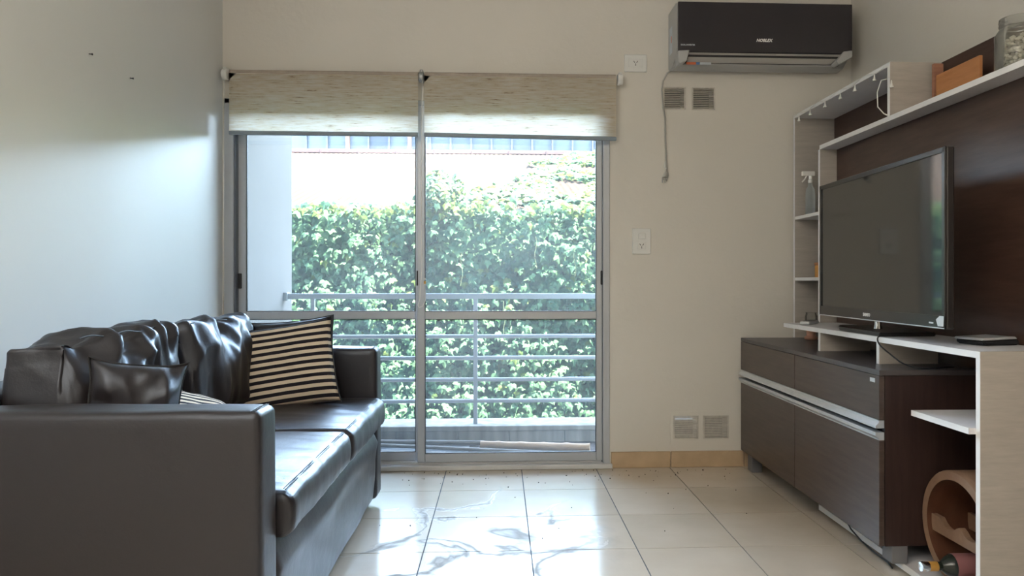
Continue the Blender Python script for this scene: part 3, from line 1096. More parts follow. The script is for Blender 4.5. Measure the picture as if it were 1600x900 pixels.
# ------------------------------------------------------------------ loose cushions
def cushion(name, size, m, loc, rot, label, cat='cushion', group=None, seed=0, wr=0.010, n=34, order='XYZ', boxy=0.0, pinch=0.07, fold=None, corner=0.0, freq=7):
    """pillow in local axes: X width, Z height, Y thickness"""
    wx, th, hz = size
    bm = BM()
    uvl = bm.loops.layers.uv.new('UVMap')
    front, back = [], []
    for i in range(n + 1):
        fr, bk = [], []
        for j in range(n + 1):
            a, b = -1 + 2 * i / n, -1 + 2 * j / n
            edge = (1 - abs(a) ** 3.2) * (1 - abs(b) ** 3.2)
            t = max(0.0, edge) ** (0.5 - 0.25 * boxy)
            x = a * wx / 2 * (1 - pinch * (1 - b * b))
            z = b * hz / 2 * (1 - pinch * (1 - a * a))
            co = (abs(a) * abs(b)) ** 6
            x += math.copysign(corner * co, a); z += math.copysign(corner * co, b)
            p = Vector((x, 0, z))
            k = ridged(p, freq, 1, freq * 0.55, seed)
            # creases run towards the corners
            rad = math.atan2(z, x)
            k2 = math.sin(rad * 9 + 5 * noise.noise(Vector((x * 4, seed, z * 4)))) * smoothstep(0.45, 0.95, max(abs(a), abs(b)))
            for (lst, s) in ((fr, -1), (bk, 1)):
                y = s * th / 2 * t
                d = (k - 0.8) * wr * t + k2 * wr * 0.5 * t
                q = Vector((x, y + s * d, z))
                if fold:
                    q = fold(q, a, b, s)
                if s == 1 and (i in (0, n) or j in (0, n)):
                    lst.append(fr[j])
                    continue
                lst.append(bm.verts.new(q))
        front.append(fr); back.append(bk)

    def quad(g, i, j, flip):
        vs = [g[i][j], g[i + 1][j], g[i + 1][j + 1], g[i][j + 1]]
        uv = [(i / n, j / n), ((i + 1) / n, j / n), ((i + 1) / n, (j + 1) / n), (i / n, (j + 1) / n)]
        if flip:
            vs.reverse(); uv.reverse()
        f = bm.faces.new(vs)
        for l, q in zip(f.loops, uv):
            l[uvl].uv = q
    for i in range(n):
        for j in range(n):
            quad(front, i, j, False)
            quad(back, i, j, True)
    # piping round the edge
    loop = [front[i][0].co.copy() for i in range(n + 1)] + [front[n][j].co.copy() for j in range(1, n + 1)] + [front[n - i][n].co.copy() for i in range(1, n + 1)] + [front[0][n - j].co.copy() for j in range(1, n)]
    o = obj(name, bm, m, smooth=True, local=True)
    o.location = loc
    o.rotation_mode = order
    o.rotation_euler = rot
    tag(o, label, cat, group)
    pb = BM()
    tube(pb, loop + [loop[0]], 0.0028, 6, False)
    obj('piping', pb, 'stitch' if m != 'stripe' else 'stitch', o, smooth=True, local=True)
    return o


def folds(amp, seed):
    def f(q, a, b, s):
        if s < 0:
            q.y -= amp * math.sin(q.x * 26 + 2.2 * noise.noise(Vector((q.x * 3, seed, q.z * 3)))) * smoothstep(-1, 0.2, -b + 0.9) * (1 - abs(a) ** 4)
        return q
    return f


# big box cushions leaning on the backrest: width along y, face towards +x
def back_cushion(yc, w_, xc, h, th, z0, lean, label, seed, amp, rz=0):
    def f(p, u, nrm):
        # p is local here: x thickness, y width, z height
        mid = (1 - u.y ** 2) * (1 - u.z ** 2)
        if abs(u.x) > 0.5:
            p.x += math.copysign(0.035 * mid, u.x)
        k = ridged(p, 3, 6.5, 3.0, seed)
        k2 = ridged(p, 4, 11, 5, seed + 4)
        am = amp * (0.6 + 0.9 * smoothstep(-0.3, 1.0, u.z))
        p += nrm * ((k - 0.8) * am + (k2 - 0.8) * am * 0.45)
        if u.x > 0.6:
            p.x += (k - 0.8) * am * 1.3 + 0.6 * amp * math.sin(p.y * 24 + 3 * nz3(p, 4, seed))
        if u.z > 0.6:
            p.z += (k - 0.8) * am * 0.3 + nz3(p, 3, seed) * 0.012
        return p
    bm = soft_box(-th / 2, th / 2, -w_ / 2, w_ / 2, -h / 2, h / 2, 0.032, 64, f)
    o = obj('back_cushion', bm, 'leather', smooth=True, local=True)
    o.location = (xc, yc, z0 + h / 2)
    o.rotation_euler = (0, R(lean), R(rz))
    tag(o, label, 'cushion', 'loose leather back cushions of the sofa')
    pb = BM()
    tube(pb, [(th / 2 - 0.008, -w_ / 2 + 0.03 + (w_ - 0.06) * t / 20, h / 2 - 0.012 + 0.004 * math.sin(t * 0.9)) for t in range(21)], 0.002, 5)
    obj('piping', pb, 'stitch', o, local=True)
    return o


back_cushion(2.20, 0.59, -1.150, 0.365, 0.20, 0.494, -4, 'crumpled black leather back cushion nearest the camera', 3, 0.013)
back_cushion(2.90, 0.66, -1.125, 0.355, 0.19, 0.494, -11, 'black leather back cushion with draped vertical folds, nearer the balcony door', 11, 0.012)
cushion('throw_pillow', (0.22, 0.12, 0.27), 'leather', (-0.955, 1.975, 0.648), (R(-6), R(8), R(38)), 'small crumpled black leather pillow with a peaked corner, behind the near arm', seed=5, wr=0.032, corner=0.012, pinch=0.03, freq=7, order='YXZ')
cushion('throw_pillow', (0.36, 0.11, 0.35), 'leather', (-0.880, 3.195, 0.665), (R(-12), R(-6), R(-3)), 'black leather pillow tucked behind the striped one, against the far arm', seed=8, wr=0.010, order='YXZ')
cushion('striped_pillow', (0.43, 0.12, 0.345), 'stripe', (-0.890, 3.06, 0.650), (R(-16), R(-9), R(2)), 'upright square pillow with black and cream stripes, leaning at the far arm', seed=2, wr=0.004, pinch=0.035, corner=0.006, order='YXZ')
cushion('striped_pillow', (0.36, 0.09, 0.36), 'stripe', (-0.950, 2.34, 0.575), (R(-66), R(45), R(90)), 'striped pillow slumped on the near seat cushion, mostly hidden behind the near arm', seed=6, wr=0.006, corner=0.006, order='YXZ')

# ------------------------------------------------------------------ cabinet (low, dark)
CX, CY0, CY1 = 1.285, 2.446, 3.885
cab = empty('low_cabinet', (1.5, 3.16, 0), 'low dark brown cabinet with two drawers over two doors, on the right', 'cabinet')
bm = BM()
box(bm, CX + 0.022, 1.640, CY0 + 0.004, CY0 + 0.022, 0.098, 0.678)
box(bm, CX + 0.022, 1.640, CY1 - 0.018, CY1, 0.098, 0.678)
box(bm, CX + 0.022, 1.640, CY0 + 0.022, CY1 - 0.018, 0.098, 0.116)
box(bm, 1.622, 1.640, CY0 + 0.022, CY1 - 0.018, 0.116, 0.678)
box(bm, CX + 0.03, 1.622, (CY0 + CY1) / 2 - 0.009, (CY0 + CY1) / 2 + 0.009, 0.116, 0.678)
obj('carcass', bm, 'wenge_side', cab)
obj('cabinet_top', box(BM(), CX, 1.640, CY0 - 0.001, CY1, 0.679, 0.697, 0.001, 1), 'wenge_top', cab)
YM = 3.165
for (a, b) in ((CY0, YM - 0.0015), (YM + 0.0015, CY1)):
    d = obj('drawer', box(BM(), CX, CX + 0.019, a, b, 0.528, 0.6775, 0.0012, 1), 'wenge', cab)
    bm = BM()
    prism(bm, [(CX - 0.012, 0.500), (CX + 0.018, 0.500), (CX + 0.018, 0.527), (CX - 0.001, 0.527), (CX - 0.001, 0.519), (CX - 0.012, 0.508)], 'Y', a + 0.001, b)
    obj('pull_profile', bm, 'profile', d)
    dd = obj('cabinet_door', box(BM(), CX, CX + 0.019, a, b, 0.100, 0.458, 0.0012, 1), 'wenge', cab)
    bm = BM()
    prism(bm, [(CX - 0.012, 0.486), (CX + 0.018, 0.486), (CX + 0.018, 0.459), (CX - 0.001, 0.459), (CX - 0.001, 0.463), (CX - 0.012, 0.474)], 'Y', a + 0.001, b)
    obj('pull_profile', bm, 'profile', dd)
bm = BM()
box(bm, CX - 0.0008, CX + 0.0005, CY0 + 0.028, CY0 + 0.062, 0.652, 0.666)
obj('badge', bm, 'silver', cab)
for (x, y) in ((CX + 0.055, CY1 - 0.075), (CX + 0.075, CY0 + 0.025), (1.58, CY1 - 0.075), (1.58, CY0 + 0.06)):
    obj('foot', box(BM(), x - 0.028, x + 0.028, y - 0.02, y + 0.045, 0.0375 if (2.1 < y < 3.1) else 0.0005, 0.098, 0.002, 1), 'foot', cab)
# ------------------------------------------------------------------ bridging bench and wall unit (pale frame)
BX = 1.378
un = empty('wall_unit', (1.6, 3.0, 0), 'pale whitewashed wall unit with dark backboard, shelves and raised television bench', 'wall unit')
# bench top: front edge white, tapers away at its far end
bm = BM()
prism(bm, [(BX, 2.075), (1.655, 2.075), (1.655, 3.56), (BX, 3.525)], 'Z', 0.777, 0.796)
bt = obj('bench_top', bm, 'whiteshelf', un)
obj('edge_band', box(BM(), BX - 0.0012, BX, 2.058, 3.525, 0.777, 0.7962), 'whiteedge', bt)
sp = obj('side_panel', box(BM(), BX, 1.655, 2.057, 2.075, 0.0005, 0.7965), 'oakwhite', un)
obj('edge_band', box(BM(), BX - 0.0012, BX, 2.057, 2.0755, 0.0005, 0.777), 'whiteedge', sp)
for (y, x1) in ((3.13, 1.60), (2.635, 1.60)):
    lg = obj('bench_support', box(BM(), BX + 0.002, x1, y - 0.009, y + 0.009, 0.6975, 0.7765), 'oakwhite', un)
    obj('edge_band', box(BM(), BX + 0.0008, BX + 0.002, y - 0.0092, y + 0.0092, 0.6975, 0.7765), 'whiteedge', lg)
bp_ = obj('bottom_board', box(BM(), BX, 1.60, 2.0755, 3.13, 0.012, 0.034), 'whiteshelf', un)
obj('edge_band', box(BM(), BX - 0.0012, BX, 2.0755, 3.13, 0.012, 0.0345), 'whiteedge', bp_)
for (x, y) in ((1.45, 2.2), (1.45, 3.0)):
    obj('glide', box(BM(), x, x + 0.05, y, y + 0.05, 0.0005, 0.012), 'foot', un)
isf = obj('small_shelf', box(BM(), 1.357, 1.60, 2.0755, 2.375, 0.556, 0.574), 'whiteshelf', un)
obj('edge_band', box(BM(), 1.3555, 1.357, 2.0755, 2.375, 0.556, 0.5742), 'whiteedge', isf)
# backboards
obj('backboard', box(BM(), 1.656, 1.672, 1.05, 3.575, 0.0005, 1.646), 'wenge_back', un)
obj('backboard', box(BM(), 1.786, 1.802, 1.05, 3.868, 0.70, 1.884), 'wenge_back', un)
# long shelf over the television, with upright at its far end
ls = obj('long_shelf', box(BM(), 1.572, 1.7855, 1.05, 3.562, 1.647, 1.666), 'whiteshelf', un)
obj('edge_band', box(BM(), 1.5705, 1.572, 1.05, 3.562, 1.6465, 1.6665), 'whiteedge', ls)
up = obj('upright', box(BM(), 1.572, 1.6555, 3.558, 3.576, 0.797, 1.6465), 'oakwhite', un)
obj('edge_band', box(BM(), 1.5705, 1.572, 3.558, 3.576, 0.797, 1.6465), 'whiteedge', up)
# tall column: far side panel, its shelves
fp_ = obj('side_panel', box(BM(), 1.572, 1.7855, 3.868, 3.886, 0.698, 1.866), 'oakwhite', un)
obj('edge_band', box(BM(), 1.5705, 1.572, 3.868, 3.886, 0.698, 1.866), 'whiteedge', fp_)
for z in (1.342, 1.018):
    s_ = obj('column_shelf', box(BM(), 1.574, 1.7855, 3.5765, 3.8675, z - 0.016, z), 'whiteshelf', un)
    obj('edge_band', box(BM(), 1.5725, 1.574, 3.5765, 3.8675, z - 0.016, z + 0.0005), 'whiteedge', s_)
# top box
tb = obj('box_top', box(BM(), 1.572, 1.7855, 2.925, 3.886, 1.8665, 1.884), 'whiteshelf', un)
obj('edge_band', box(BM(), 1.5705, 1.572, 2.907, 3.886, 1.8665, 1.8845), 'whiteedge', tb)
bs = obj('box_side', box(BM(), 1.572, 1.7855, 2.907, 2.9245, 1.667, 1.8835), 'oakwhite', un)
obj('edge_band', box(BM(), 1.5705, 1.572, 2.907, 2.925, 1.667, 1.8665), 'whiteedge', bs)

# string of fairy lights pinned along the top box
fs = empty('string_lights', (1.567, 3.4, 1.86), 'string of small clear bulbs pinned under the top edge of the unit', 'string lights')
bm = BM()
yb = [3.80, 3.66, 3.49, 3.33, 3.19, 3.02]
P = []
for k in range(60):
    t = k / 59
    y = 3.87 - t * 0.93
    P.append((1.5655, y, 1.874 + 0.007 * math.sin(t * 25)))
P += [(1.560, 2.90, 1.86), (1.560, 2.895, 1.82)]
tube(bm, P, 0.0014, 5)
P = [(1.560, 2.91, 1.815), (1.558, 2.95, 1.82), (1.56, 2.985, 1.78), (1.562, 2.985, 1.72), (1.564, 2.94, 1.682), (1.567, 2.92, 1.672)]
tube(bm, P, 0.0025, 6)
obj('wire', bm, 'clearish', fs)
for k, y in enumerate(yb + [2.885]):
    z = 1.862 if k < 6 else 1.80
    x = 1.566
    bm = BM()
    lathe(bm, [(0.002, 0.004), (0.003, -0.006), (0.005, -0.015), (0.009, -0.022), (0.008, -0.025), (0.0, -0.026)], (x - (0.0 if k < 6 else 0.0), y, z), 10)
    obj('bulb', bm, 'clearish', fs, smooth=True)

# ------------------------------------------------------------------ television
tvx = 1.395
tv = empty('television', (tvx, 2.68, 0.7965), 'large flat-screen television with a glossy dark screen on the raised bench', 'television', rz=R(-2.0))
L0 = lambda bm_: bm_


def tvpart(name, bm, m, parent=tv, **k):
    return obj(name, bm, m, parent, local=True, **k)


# local: x towards the wall, y along the unit (far +), z up from the bench
W2 = 0.482
Z0, Z1 = 0.055, 0.617
sh = tvpart('casing', box(BM(), -0.012, 0.014, -W2, W2, Z0, Z1, 0.005, 2), 'bezel')
bm = BM()
for (a, b, c, d) in ((-W2, -W2 + 0.018, Z0, Z1), (W2 - 0.018, W2, Z0, Z1), (-W2, W2, Z1 - 0.018, Z1), (-W2, W2, Z0, Z0 + 0.042)):
    box(bm, -0.018, -0.010, a, b, c, d, 0.002, 1)
tvpart('bezel', bm, 'bezel')
tvpart('screen', box(BM(), -0.014, -0.0125, -W2 + 0.018, W2 - 0.018, Z0 + 0.042, Z1 - 0.018), 'screen')
tvpart('trim_strip', box(BM(), -0.0195, -0.0175, -W2 + 0.002, W2 - 0.002, Z0 + 0.001, Z0 + 0.004), 'silver')
tvpart('rear_bulge', box(BM(), 0.0145, 0.060, -0.30, 0.30, 0.10, 0.50, 0.015, 2), 'blackplastic')
bm = BM()
lathe(bm, [(0.016, 0.0155), (0.013, 0.03), (0.013, 0.12)], (0.085, 0.16, 0), 16)
tvpart('stand_neck', bm, 'chrome', smooth=True, angle=40)
bm = BM()
prism(bm, [(-0.008, -0.045), (0.20, -0.045), (0.20, 0.42), (0.04, 0.42), (-0.008, 0.30)], 'Z', 0.0005, 0.015)
bmesh.ops.bevel(bm, geom=bm.edges[:], offset=0.003, segments=2, affect='EDGES')
tvpart('stand_base', bm, 'blackplastic')
text_mesh('logo', 'SANYO', 0.017, 'logo', tv, (-0.0188, 0.035, Z0 + 0.021), (R(90), 0, R(-90)))
bm = BM()
box(bm, -0.0188, -0.0178, -0.42, -0.395, Z0 + 0.014, Z0 + 0.019)
tvpart('indicator', bm, 'silver')
bm = BM()
prism(bm, [(-0.476, Z0 + 0.008), (-0.445, Z0 + 0.008), (-0.435, Z0 + 0.028), (-0.455, Z0 + 0.040), (-0.478, Z0 + 0.040)], 'X', -0.0186, -0.0178)
tvpart('sticker', bm, 'silver')

# cable from the stand over the front edge and along the cabinet top
bm = BM()
P = [(1.42, 2.615, 0.801), (1.395, 2.62, 0.801), (1.376, 2.62, 0.800), (1.370, 2.62, 0.785), (1.372, 2.60, 0.765), (1.385, 2.56, 0.74), (1.40, 2.50, 0.712), (1.43, 2.46, 0.7035), (1.50, 2.46, 0.7035), (1.58, 2.47, 0.7035)]
PP = []
for i in range(len(P) - 1):
    for t in (0, 0.33, 0.66):
        p0, p1, p2, p3 = [Vector(P[max(0, min(len(P) - 1, i + q))]) for q in (-1, 0, 1, 2)]
        PP.append(0.5 * ((2 * p1) + (-p0 + p2) * t + (2 * p0 - 5 * p1 + 4 * p2 - p3) * t * t + (-p0 + 3 * p1 - 3 * p2 + p3) * t ** 3))
tube(bm, PP, 0.0028, 6)
tag(obj('cable', bm, 'blackcable', smooth=True), 'black cable drooping from the television stand onto the cabinet', 'cable')
bm = BM()
tube(bm, [(1.33, 2.80, 0.09), (1.335, 2.75, 0.055), (1.35, 2.70, 0.028), (1.362, 2.62, 0.012), (1.37, 2.55, 0.006), (1.36, 2.5, 0.004)], 0.003, 6)
tag(obj('cable', bm, 'blackcable', smooth=True), 'black cable looping to the floor beneath the cabinet doors', 'cable')

# ------------------------------------------------------------------ small things on the unit
# white-topped remote-like modem on the bench, right of the television
md = empty('modem', (1.565, 2.30, 0.7965), 'flat device with a silver-white lid and dark base right of the television', 'modem', rz=R(12))
bm = BM()
prism(bm, [(-0.065, 0.001), (0.065, 0.001), (0.072, 0.010), (0.060, 0.020), (-0.075, 0.016)], 'Y', -0.055, 0.055)
bmesh.ops.bevel(bm, geom=bm.edges[:], offset=0.004, segments=2, affect='EDGES')
obj('base', bm, 'blackplastic', md, local=True, smooth=True, angle=40)
bm = BM()
prism(bm, [(-0.078, 0.0165), (0.060, 0.0205), (0.050, 0.028), (0.0, 0.026), (-0.075, 0.024)], 'Y', -0.056, 0.056)
bmesh.ops.bevel(bm, geom=bm.edges[:], offset=0.002, segments=2, affect='EDGES')
obj('lid', bm, 'silver', md, local=True, smooth=True, angle=40)
# remote at the far end of the bench
rm = empty('remote_control', (1.46, 3.42, 0.7965), 'slim remote control lying at the far end of the television bench', 'remote control', rz=R(52))
obj('body', box(BM(), -0.085, 0.085, -0.022, 0.022, 0.0005, 0.016, 0.005, 2), 'silver', rm, local=True)
bm = BM()
for i in range(8):
    for j in range(2):
        box(bm, -0.07 + i * 0.018, -0.058 + i * 0.018, -0.013 + j * 0.014, -0.003 + j * 0.014, 0.016, 0.018)
obj('buttons', bm, 'blackplastic', rm, local=True)
# glass on turned wooden foot standing on the cabinet top beyond the bench
gb = empty('candle_glass', (1.605, 3.74, 0.6975), 'small glass on a turned pinkish wooden foot, under the column shelves', 'candle holder')
bm = BM()
lathe(bm, [(0.030, 0.0005), (0.034, 0.006), (0.034, 0.012), (0.022, 0.022), (0.024, 0.05), (0.030, 0.066), (0.026, 0.076)], (1.605, 3.74, 0.6975), 20)
obj('foot', bm, 'pinkwood', gb, smooth=True, angle=40)
bm = BM()
lathe(bm, [(0.024, 0.0765), (0.030, 0.085), (0.031, 0.120), (0.026, 0.134), (0.028, 0.140)], (1.605, 3.74, 0.6975), 20)
obj('glass_bowl', bm, 'jarglass', gb, smooth=True, angle=40)
# spray bottle in the column
sb_ = empty('spray_bottle', (1.603, 3.745, 1.3425), 'translucent spray bottle with white trigger on the top column shelf', 'spray bottle')
c_ = (1.603, 3.745, 1.3425)
bm = BM()
lathe(bm, [(0.020, 0.0005), (0.024, 0.006), (0.024, 0.10), (0.021, 0.13), (0.011, 0.150), (0.010, 0.162)], c_, 20)
obj('bottle_body', bm, 'sprayer', sb_, smooth=True, angle=40)
bm = BM()
lathe(bm, [(0.012, 0.163), (0.012, 0.180), (0.008, 0.183), (0.008, 0.20)], c_, 16)
box(bm, c_[0] - 0.045, c_[0] + 0.022, c_[1] - 0.009, c_[1] + 0.009, c_[2] + 0.200, c_[2] + 0.224, 0.003, 1)
obj('spray_head', bm, 'clearish', sb_)
bm = BM()
tube(bm, [(c_[0] - 0.020, c_[1], c_[2] + 0.200), (c_[0] - 0.030, c_[1], c_[2] + 0.182), (c_[0] - 0.044, c_[1], c_[2] + 0.168)], 0.004, 6)
obj('trigger', bm, 'clearish', sb_)
# small amber box on the middle column shelf
ab_ = empty('amber_tin', (1.633, 3.69, 1.0185), 'small amber tin on the middle column shelf beside the television', 'tin')
bm = BM()
box(bm, 1.612, 1.655, 3.665, 3.715, 1.0185, 1.080, 0.004, 1)
obj('tin_body', bm, 'amber', ab_)
obj('tin_lid', box(BM(), 1.610, 1.657, 3.663, 3.717, 1.0805, 1.094, 0.003, 1), 'honey', ab_)
# wooden box with open front on the long shelf
wbx = empty('wooden_box', (1.70, 2.68, 1.6665), 'orange-brown wooden tray box standing on the long shelf', 'wooden box')
bm = BM()
box(bm, 1.722, 1.734, 2.575, 2.84, 1.667, 1.812, 0.001, 1)
obj('panel', bm, 'honey', wbx)
bm = BM()
box(bm, 1.730, 1.770, 2.868, 2.882, 1.667, 1.868, 0.001, 1)
obj('end_board', bm, 'copper', wbx)
obj('floor_board', box(BM(), 1.700, 1.770, 2.575, 2.868, 1.6668, 1.674), 'copper', wbx)
# glass jar
jr = empty('glass_jar', (1.668, 2.30, 1.6665), 'large glass jar of pale pebbles on the long shelf, at the frame edge', 'jar')
jc = (1.668, 2.30, 1.6668)
bm = BM()
lathe(bm, [(0.062, 0.0), (0.068, 0.008), (0.068, 0.125), (0.055, 0.146), (0.052, 0.151), (0.056, 0.155), (0.056, 0.160), (0.052, 0.164), (0.056, 0.168), (0.055, 0.178), (0.050, 0.179), (0.048, 0.155), (0.064, 0.122), (0.064, 0.010), (0.0, 0.008)], jc, 32)
obj('glass_wall', bm, 'jarglass', jr, smooth=True, angle=50)
bm = BM()
random.seed(11)
for k in range(240):
    r_ = 0.054 * math.sqrt(random.random()); a_ = random.random() * 2 * PI
    z_ = 0.018 + random.random() * 0.10
    s_ = random.uniform(0.006, 0.010)
    rr = bmesh.ops.create_icosphere(bm, subdivisions=1, radius=s_)
    bmesh.ops.scale(bm, vec=(1, random.uniform(0.6, 1), random.uniform(0.5, 0.9)), verts=rr['verts'])
    bmesh.ops.translate(bm, vec=(jc[0] + r_ * math.cos(a_), jc[1] + r_ * math.sin(a_), jc[2] + z_), verts=rr['verts'])
pf = obj('pebble_filling', bm, 'shells', jr, smooth=True)
pf['kind'] = 'stuff'
# small white box beside the jar
bx_ = obj('white_box', box(BM(), 1.60, 1.65, 2.10, 2.165, 1.667, 1.725, 0.003, 1), 'whiteplastic')
tag(bx_, 'small white box on the long shelf just in front of the jar', 'box')

# round wooden wine rack with a bottle
rk = empty('wine_rack', (1.48, 2.258, 0.0345), 'round wooden wine rack ring standing under the small shelf', 'wine rack')
rc = (0, 2.2585, 0.0350 + 0.1825)
bm = BM()
n = 48
ro, ri, xa, xb = 0.1815, 0.152, 1.43, 1.595
lathe(bm, [(ri, xa), (ro - 0.003, xa), (ro, xa + 0.004), (ro, xb), (ri, xb), (ri, xa)], rc, n, 'X', caps=False)
bmesh.ops.remove_doubles(bm, verts=bm.verts, dist=1e-5)
ring = obj('ring', bm, ['rack', 'rack_in'], rk, smooth=True, angle=40)
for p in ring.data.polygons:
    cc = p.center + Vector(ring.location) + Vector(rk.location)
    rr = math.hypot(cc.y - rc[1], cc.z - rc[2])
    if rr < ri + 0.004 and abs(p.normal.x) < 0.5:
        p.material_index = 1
bm = BM()
poly = []
for t in range(0, 21):
    y = -0.150 + 0.300 * t / 20
    z = 0.010
    for (c0, w0) in ((-0.055, 0.042), (0.055, 0.042)):
        dd = (y - c0) / w0
        if abs(dd) < 1: z -= 0.024 * math.sqrt(1 - dd * dd)
    poly.append((rc[1] + y, rc[2] - 0.005 + z))
poly += [(rc[1] + 0.150, rc[2] - 0.048), (rc[1] - 0.150, rc[2] - 0.048)]
prism(bm, poly, 'X', 1.445, 1.463)
obj('bottle_rest', bm, 'rack', rk)
bm = BM()
prism(bm, [(a, b) for a, b in poly], 'X', 1.57, 1.585)
obj('bottle_rest', bm, 'rack', rk)
wb_ = empty('wine_bottle', (1.45, 2.258, rc[2] - 0.15), 'wine bottle with gold foil neck and pink label lying in the round rack', 'bottle')
bc = (0, 2.2585, 0.035 + 0.03 + 0.0385)
bm = BM()
lathe(bm, [(0.012, 1.325), (0.0135, 1.33), (0.0135, 1.385), (0.028, 1.402), (0.037, 1.418), (0.037, 1.60), (0.030, 1.608)], bc, 24, 'X')
obj('bottle_body', bm, 'bottle', wb_, smooth=True, angle=40)
bm = BM()
lathe(bm, [(0.0, 1.318), (0.0145, 1.319), (0.0155, 1.328), (0.0145, 1.345)], bc, 20, 'X')
obj('cap', bm, 'chrome', wb_, smooth=True, angle=40)
bm = BM()
lathe(bm, [(0.0148, 1.345), (0.0148, 1.372)], bc, 20, 'X')
obj('foil', bm, 'gold', wb_, smooth=True, angle=40)
bm = BM()
lathe(bm, [(0.0376, 1.42), (0.0376, 1.52)], bc, 24, 'X')
obj('paper_label', bm, 'wine_label', wb_, smooth=True, angle=40)

# crumbs on the tiles near the door
bm = BM()
random.seed(21)
for k in range(90):
    x = random.uniform(-0.5, 1.2); y = 3.88 - abs(random.gauss(0, 0.12)) if k < 70 else random.uniform(2.7, 3.8)
    s_ = random.uniform(0.0012, 0.003) * (1.6 if k % 17 == 0 else 1)
    r_ = bmesh.ops.create_icosphere(bm, subdivisions=1, radius=s_)
    bmesh.ops.translate(bm, vec=(x, y, s_ * 0.7 + 0.0005), verts=r_['verts'])
tag(obj('crumbs', bm, 'crumb'), 'scattered dark crumbs on the tiles by the balcony door', 'crumbs', kind='stuff')

# ------------------------------------------------------------------ balcony
BY0, BY1 = YB + WT, 5.05
tag(obj('balcony_floor', box(BM(), -1.40, 3.2, 4.03, 5.05, -0.20, -0.05), 'balcony'), kind='structure')
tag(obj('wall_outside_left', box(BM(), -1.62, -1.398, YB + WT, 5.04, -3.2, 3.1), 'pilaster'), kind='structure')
tag(obj('balcony_slab_above', box(BM(), -1.62, 3.2, YB + WT, 5.10, 2.62, 2.78), 'pilaster'), kind='structure')  # unseen slab added overhead to shade the balcony and its side wall
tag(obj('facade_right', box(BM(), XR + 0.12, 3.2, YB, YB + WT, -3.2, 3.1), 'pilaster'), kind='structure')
kb = empty('balcony_kerb', (0, 4.93, -0.05), kind='structure')
xk = -1.397
random.seed(3)
while xk < 3.15:
    l_ = random.choice((0.33, 0.36, 0.40))
    bm = box(BM(), xk, min(xk + l_ - 0.003, 3.2), 4.80, 5.05, -0.05, 0.028, 0.003, 1)
    obj('kerb_block', bm, 'kerb', kb)
    xk += l_
obj('kerb_cap', box(BM(), -1.397, 3.2, 4.785, 5.065, 0.0285, 0.062, 0.006, 2), 'kerb', kb)
ra = empty('balcony_railing', (0, 4.87, 0.062), 'grey painted steel balcony railing with horizontal bars', 'railing')
obj('top_rail', box(BM(), -1.372, 3.2, 4.85, 4.89, 0.882, 0.918, 0.003, 1), 'steel', ra)
obj('wall_plate', box(BM(), -1.398, -1.372, 4.84, 4.90, 0.872, 0.925, 0.002, 1), 'steel', ra)
for x in (-1.215, -0.16, 0.90, 1.95, 3.0):
    obj('post', box(BM(), x - 0.013, x + 0.013, 4.857, 4.883, 0.0625, 0.882, 0.001, 1), 'steel', ra)
for z in (0.636, 0.494, 0.352, 0.212):
    bm = BM()
    tube(bm, [(-1.39, 4.87, z), (3.2, 4.87, z)], 0.0135, 10)
    obj('bar', bm, 'steel', ra, smooth=True, angle=50)

# things left on the balcony floor
def pole(name, a, b, r, m, label, cat, knots=0):
    bm = BM()
    n_ = 24
    A, B = Vector(a), Vector(b)
    pts, rad = [], []
    for k in range(n_ + 1):
        t = k / n_
        pts.append(A.lerp(B, t)); 
        rr = r * (1 - 0.15 * t)
        if knots and k % 5 == 0: rr *= 1.16
        rad.append(rr)
    tube(bm, pts, rad, 10)
    o = obj(name, bm, m, smooth=True, angle=50)
    tag(o, label, cat, None)
    return o


pole('bamboo_pole', (0.55, 4.50, -0.022), (-0.12, 4.62, -0.020), 0.026, 'bamboo', 'short tan bamboo pole lying on the balcony floor', 'pole', 1)
pole('wooden_stick', (0.62, 4.18, -0.015), (-1.30, 4.48, -0.004), 0.014, 'greywood', 'long grey stick lying closest to the balcony door, crossing in front of the others', 'stick')
pole('wooden_stick', (0.40, 4.30, -0.010), (-1.32, 4.66, 0.006), 0.012, 'greywood', 'long pale stick crossing the balcony floor by the tarpaulin', 'stick')
pole('wooden_stick', (-0.1, 4.72, -0.030), (-1.34, 4.60, 0.02), 0.013, 'greywood', 'grey stick lying nearest the balcony kerb', 'stick')
bm = BM()
for k in range(4):
    pass
tag(obj('plank', box(BM(), -1.1, 0.58, 4.36, 4.44, -0.049, -0.030, 0.002, 1), 'greywood'), 'grey weathered plank flat on the balcony floor', 'plank')
bm = BM()
nx, ny = 26, 10
g = []
for i in range(nx + 1):
    row = []
    for j in range(ny + 1):
        x = -1.34 + 1.15 * i / nx; y = 4.40 + 0.26 * j / ny
        q = Vector((x * 5, y * 9, 1.3))
        z = -0.046 + 0.022 * abs(noise.noise(q)) + 0.008
        row.append(bm.verts.new((x, y + 0.03 * noise.noise(Vector((x * 4, 2, j))), z)))
    g.append(row)
for i in range(nx):
    for j in range(ny):
        bm.faces.new((g[i][j], g[i + 1][j], g[i + 1][j + 1], g[i][j + 1]))
bmesh.ops.solidify(bm, geom=bm.faces[:], thickness=0.003)
tag(obj('tarpaulin', bm, 'tarp', smooth=True), 'crumpled dark tarpaulin spread on the balcony floor', 'tarpaulin')

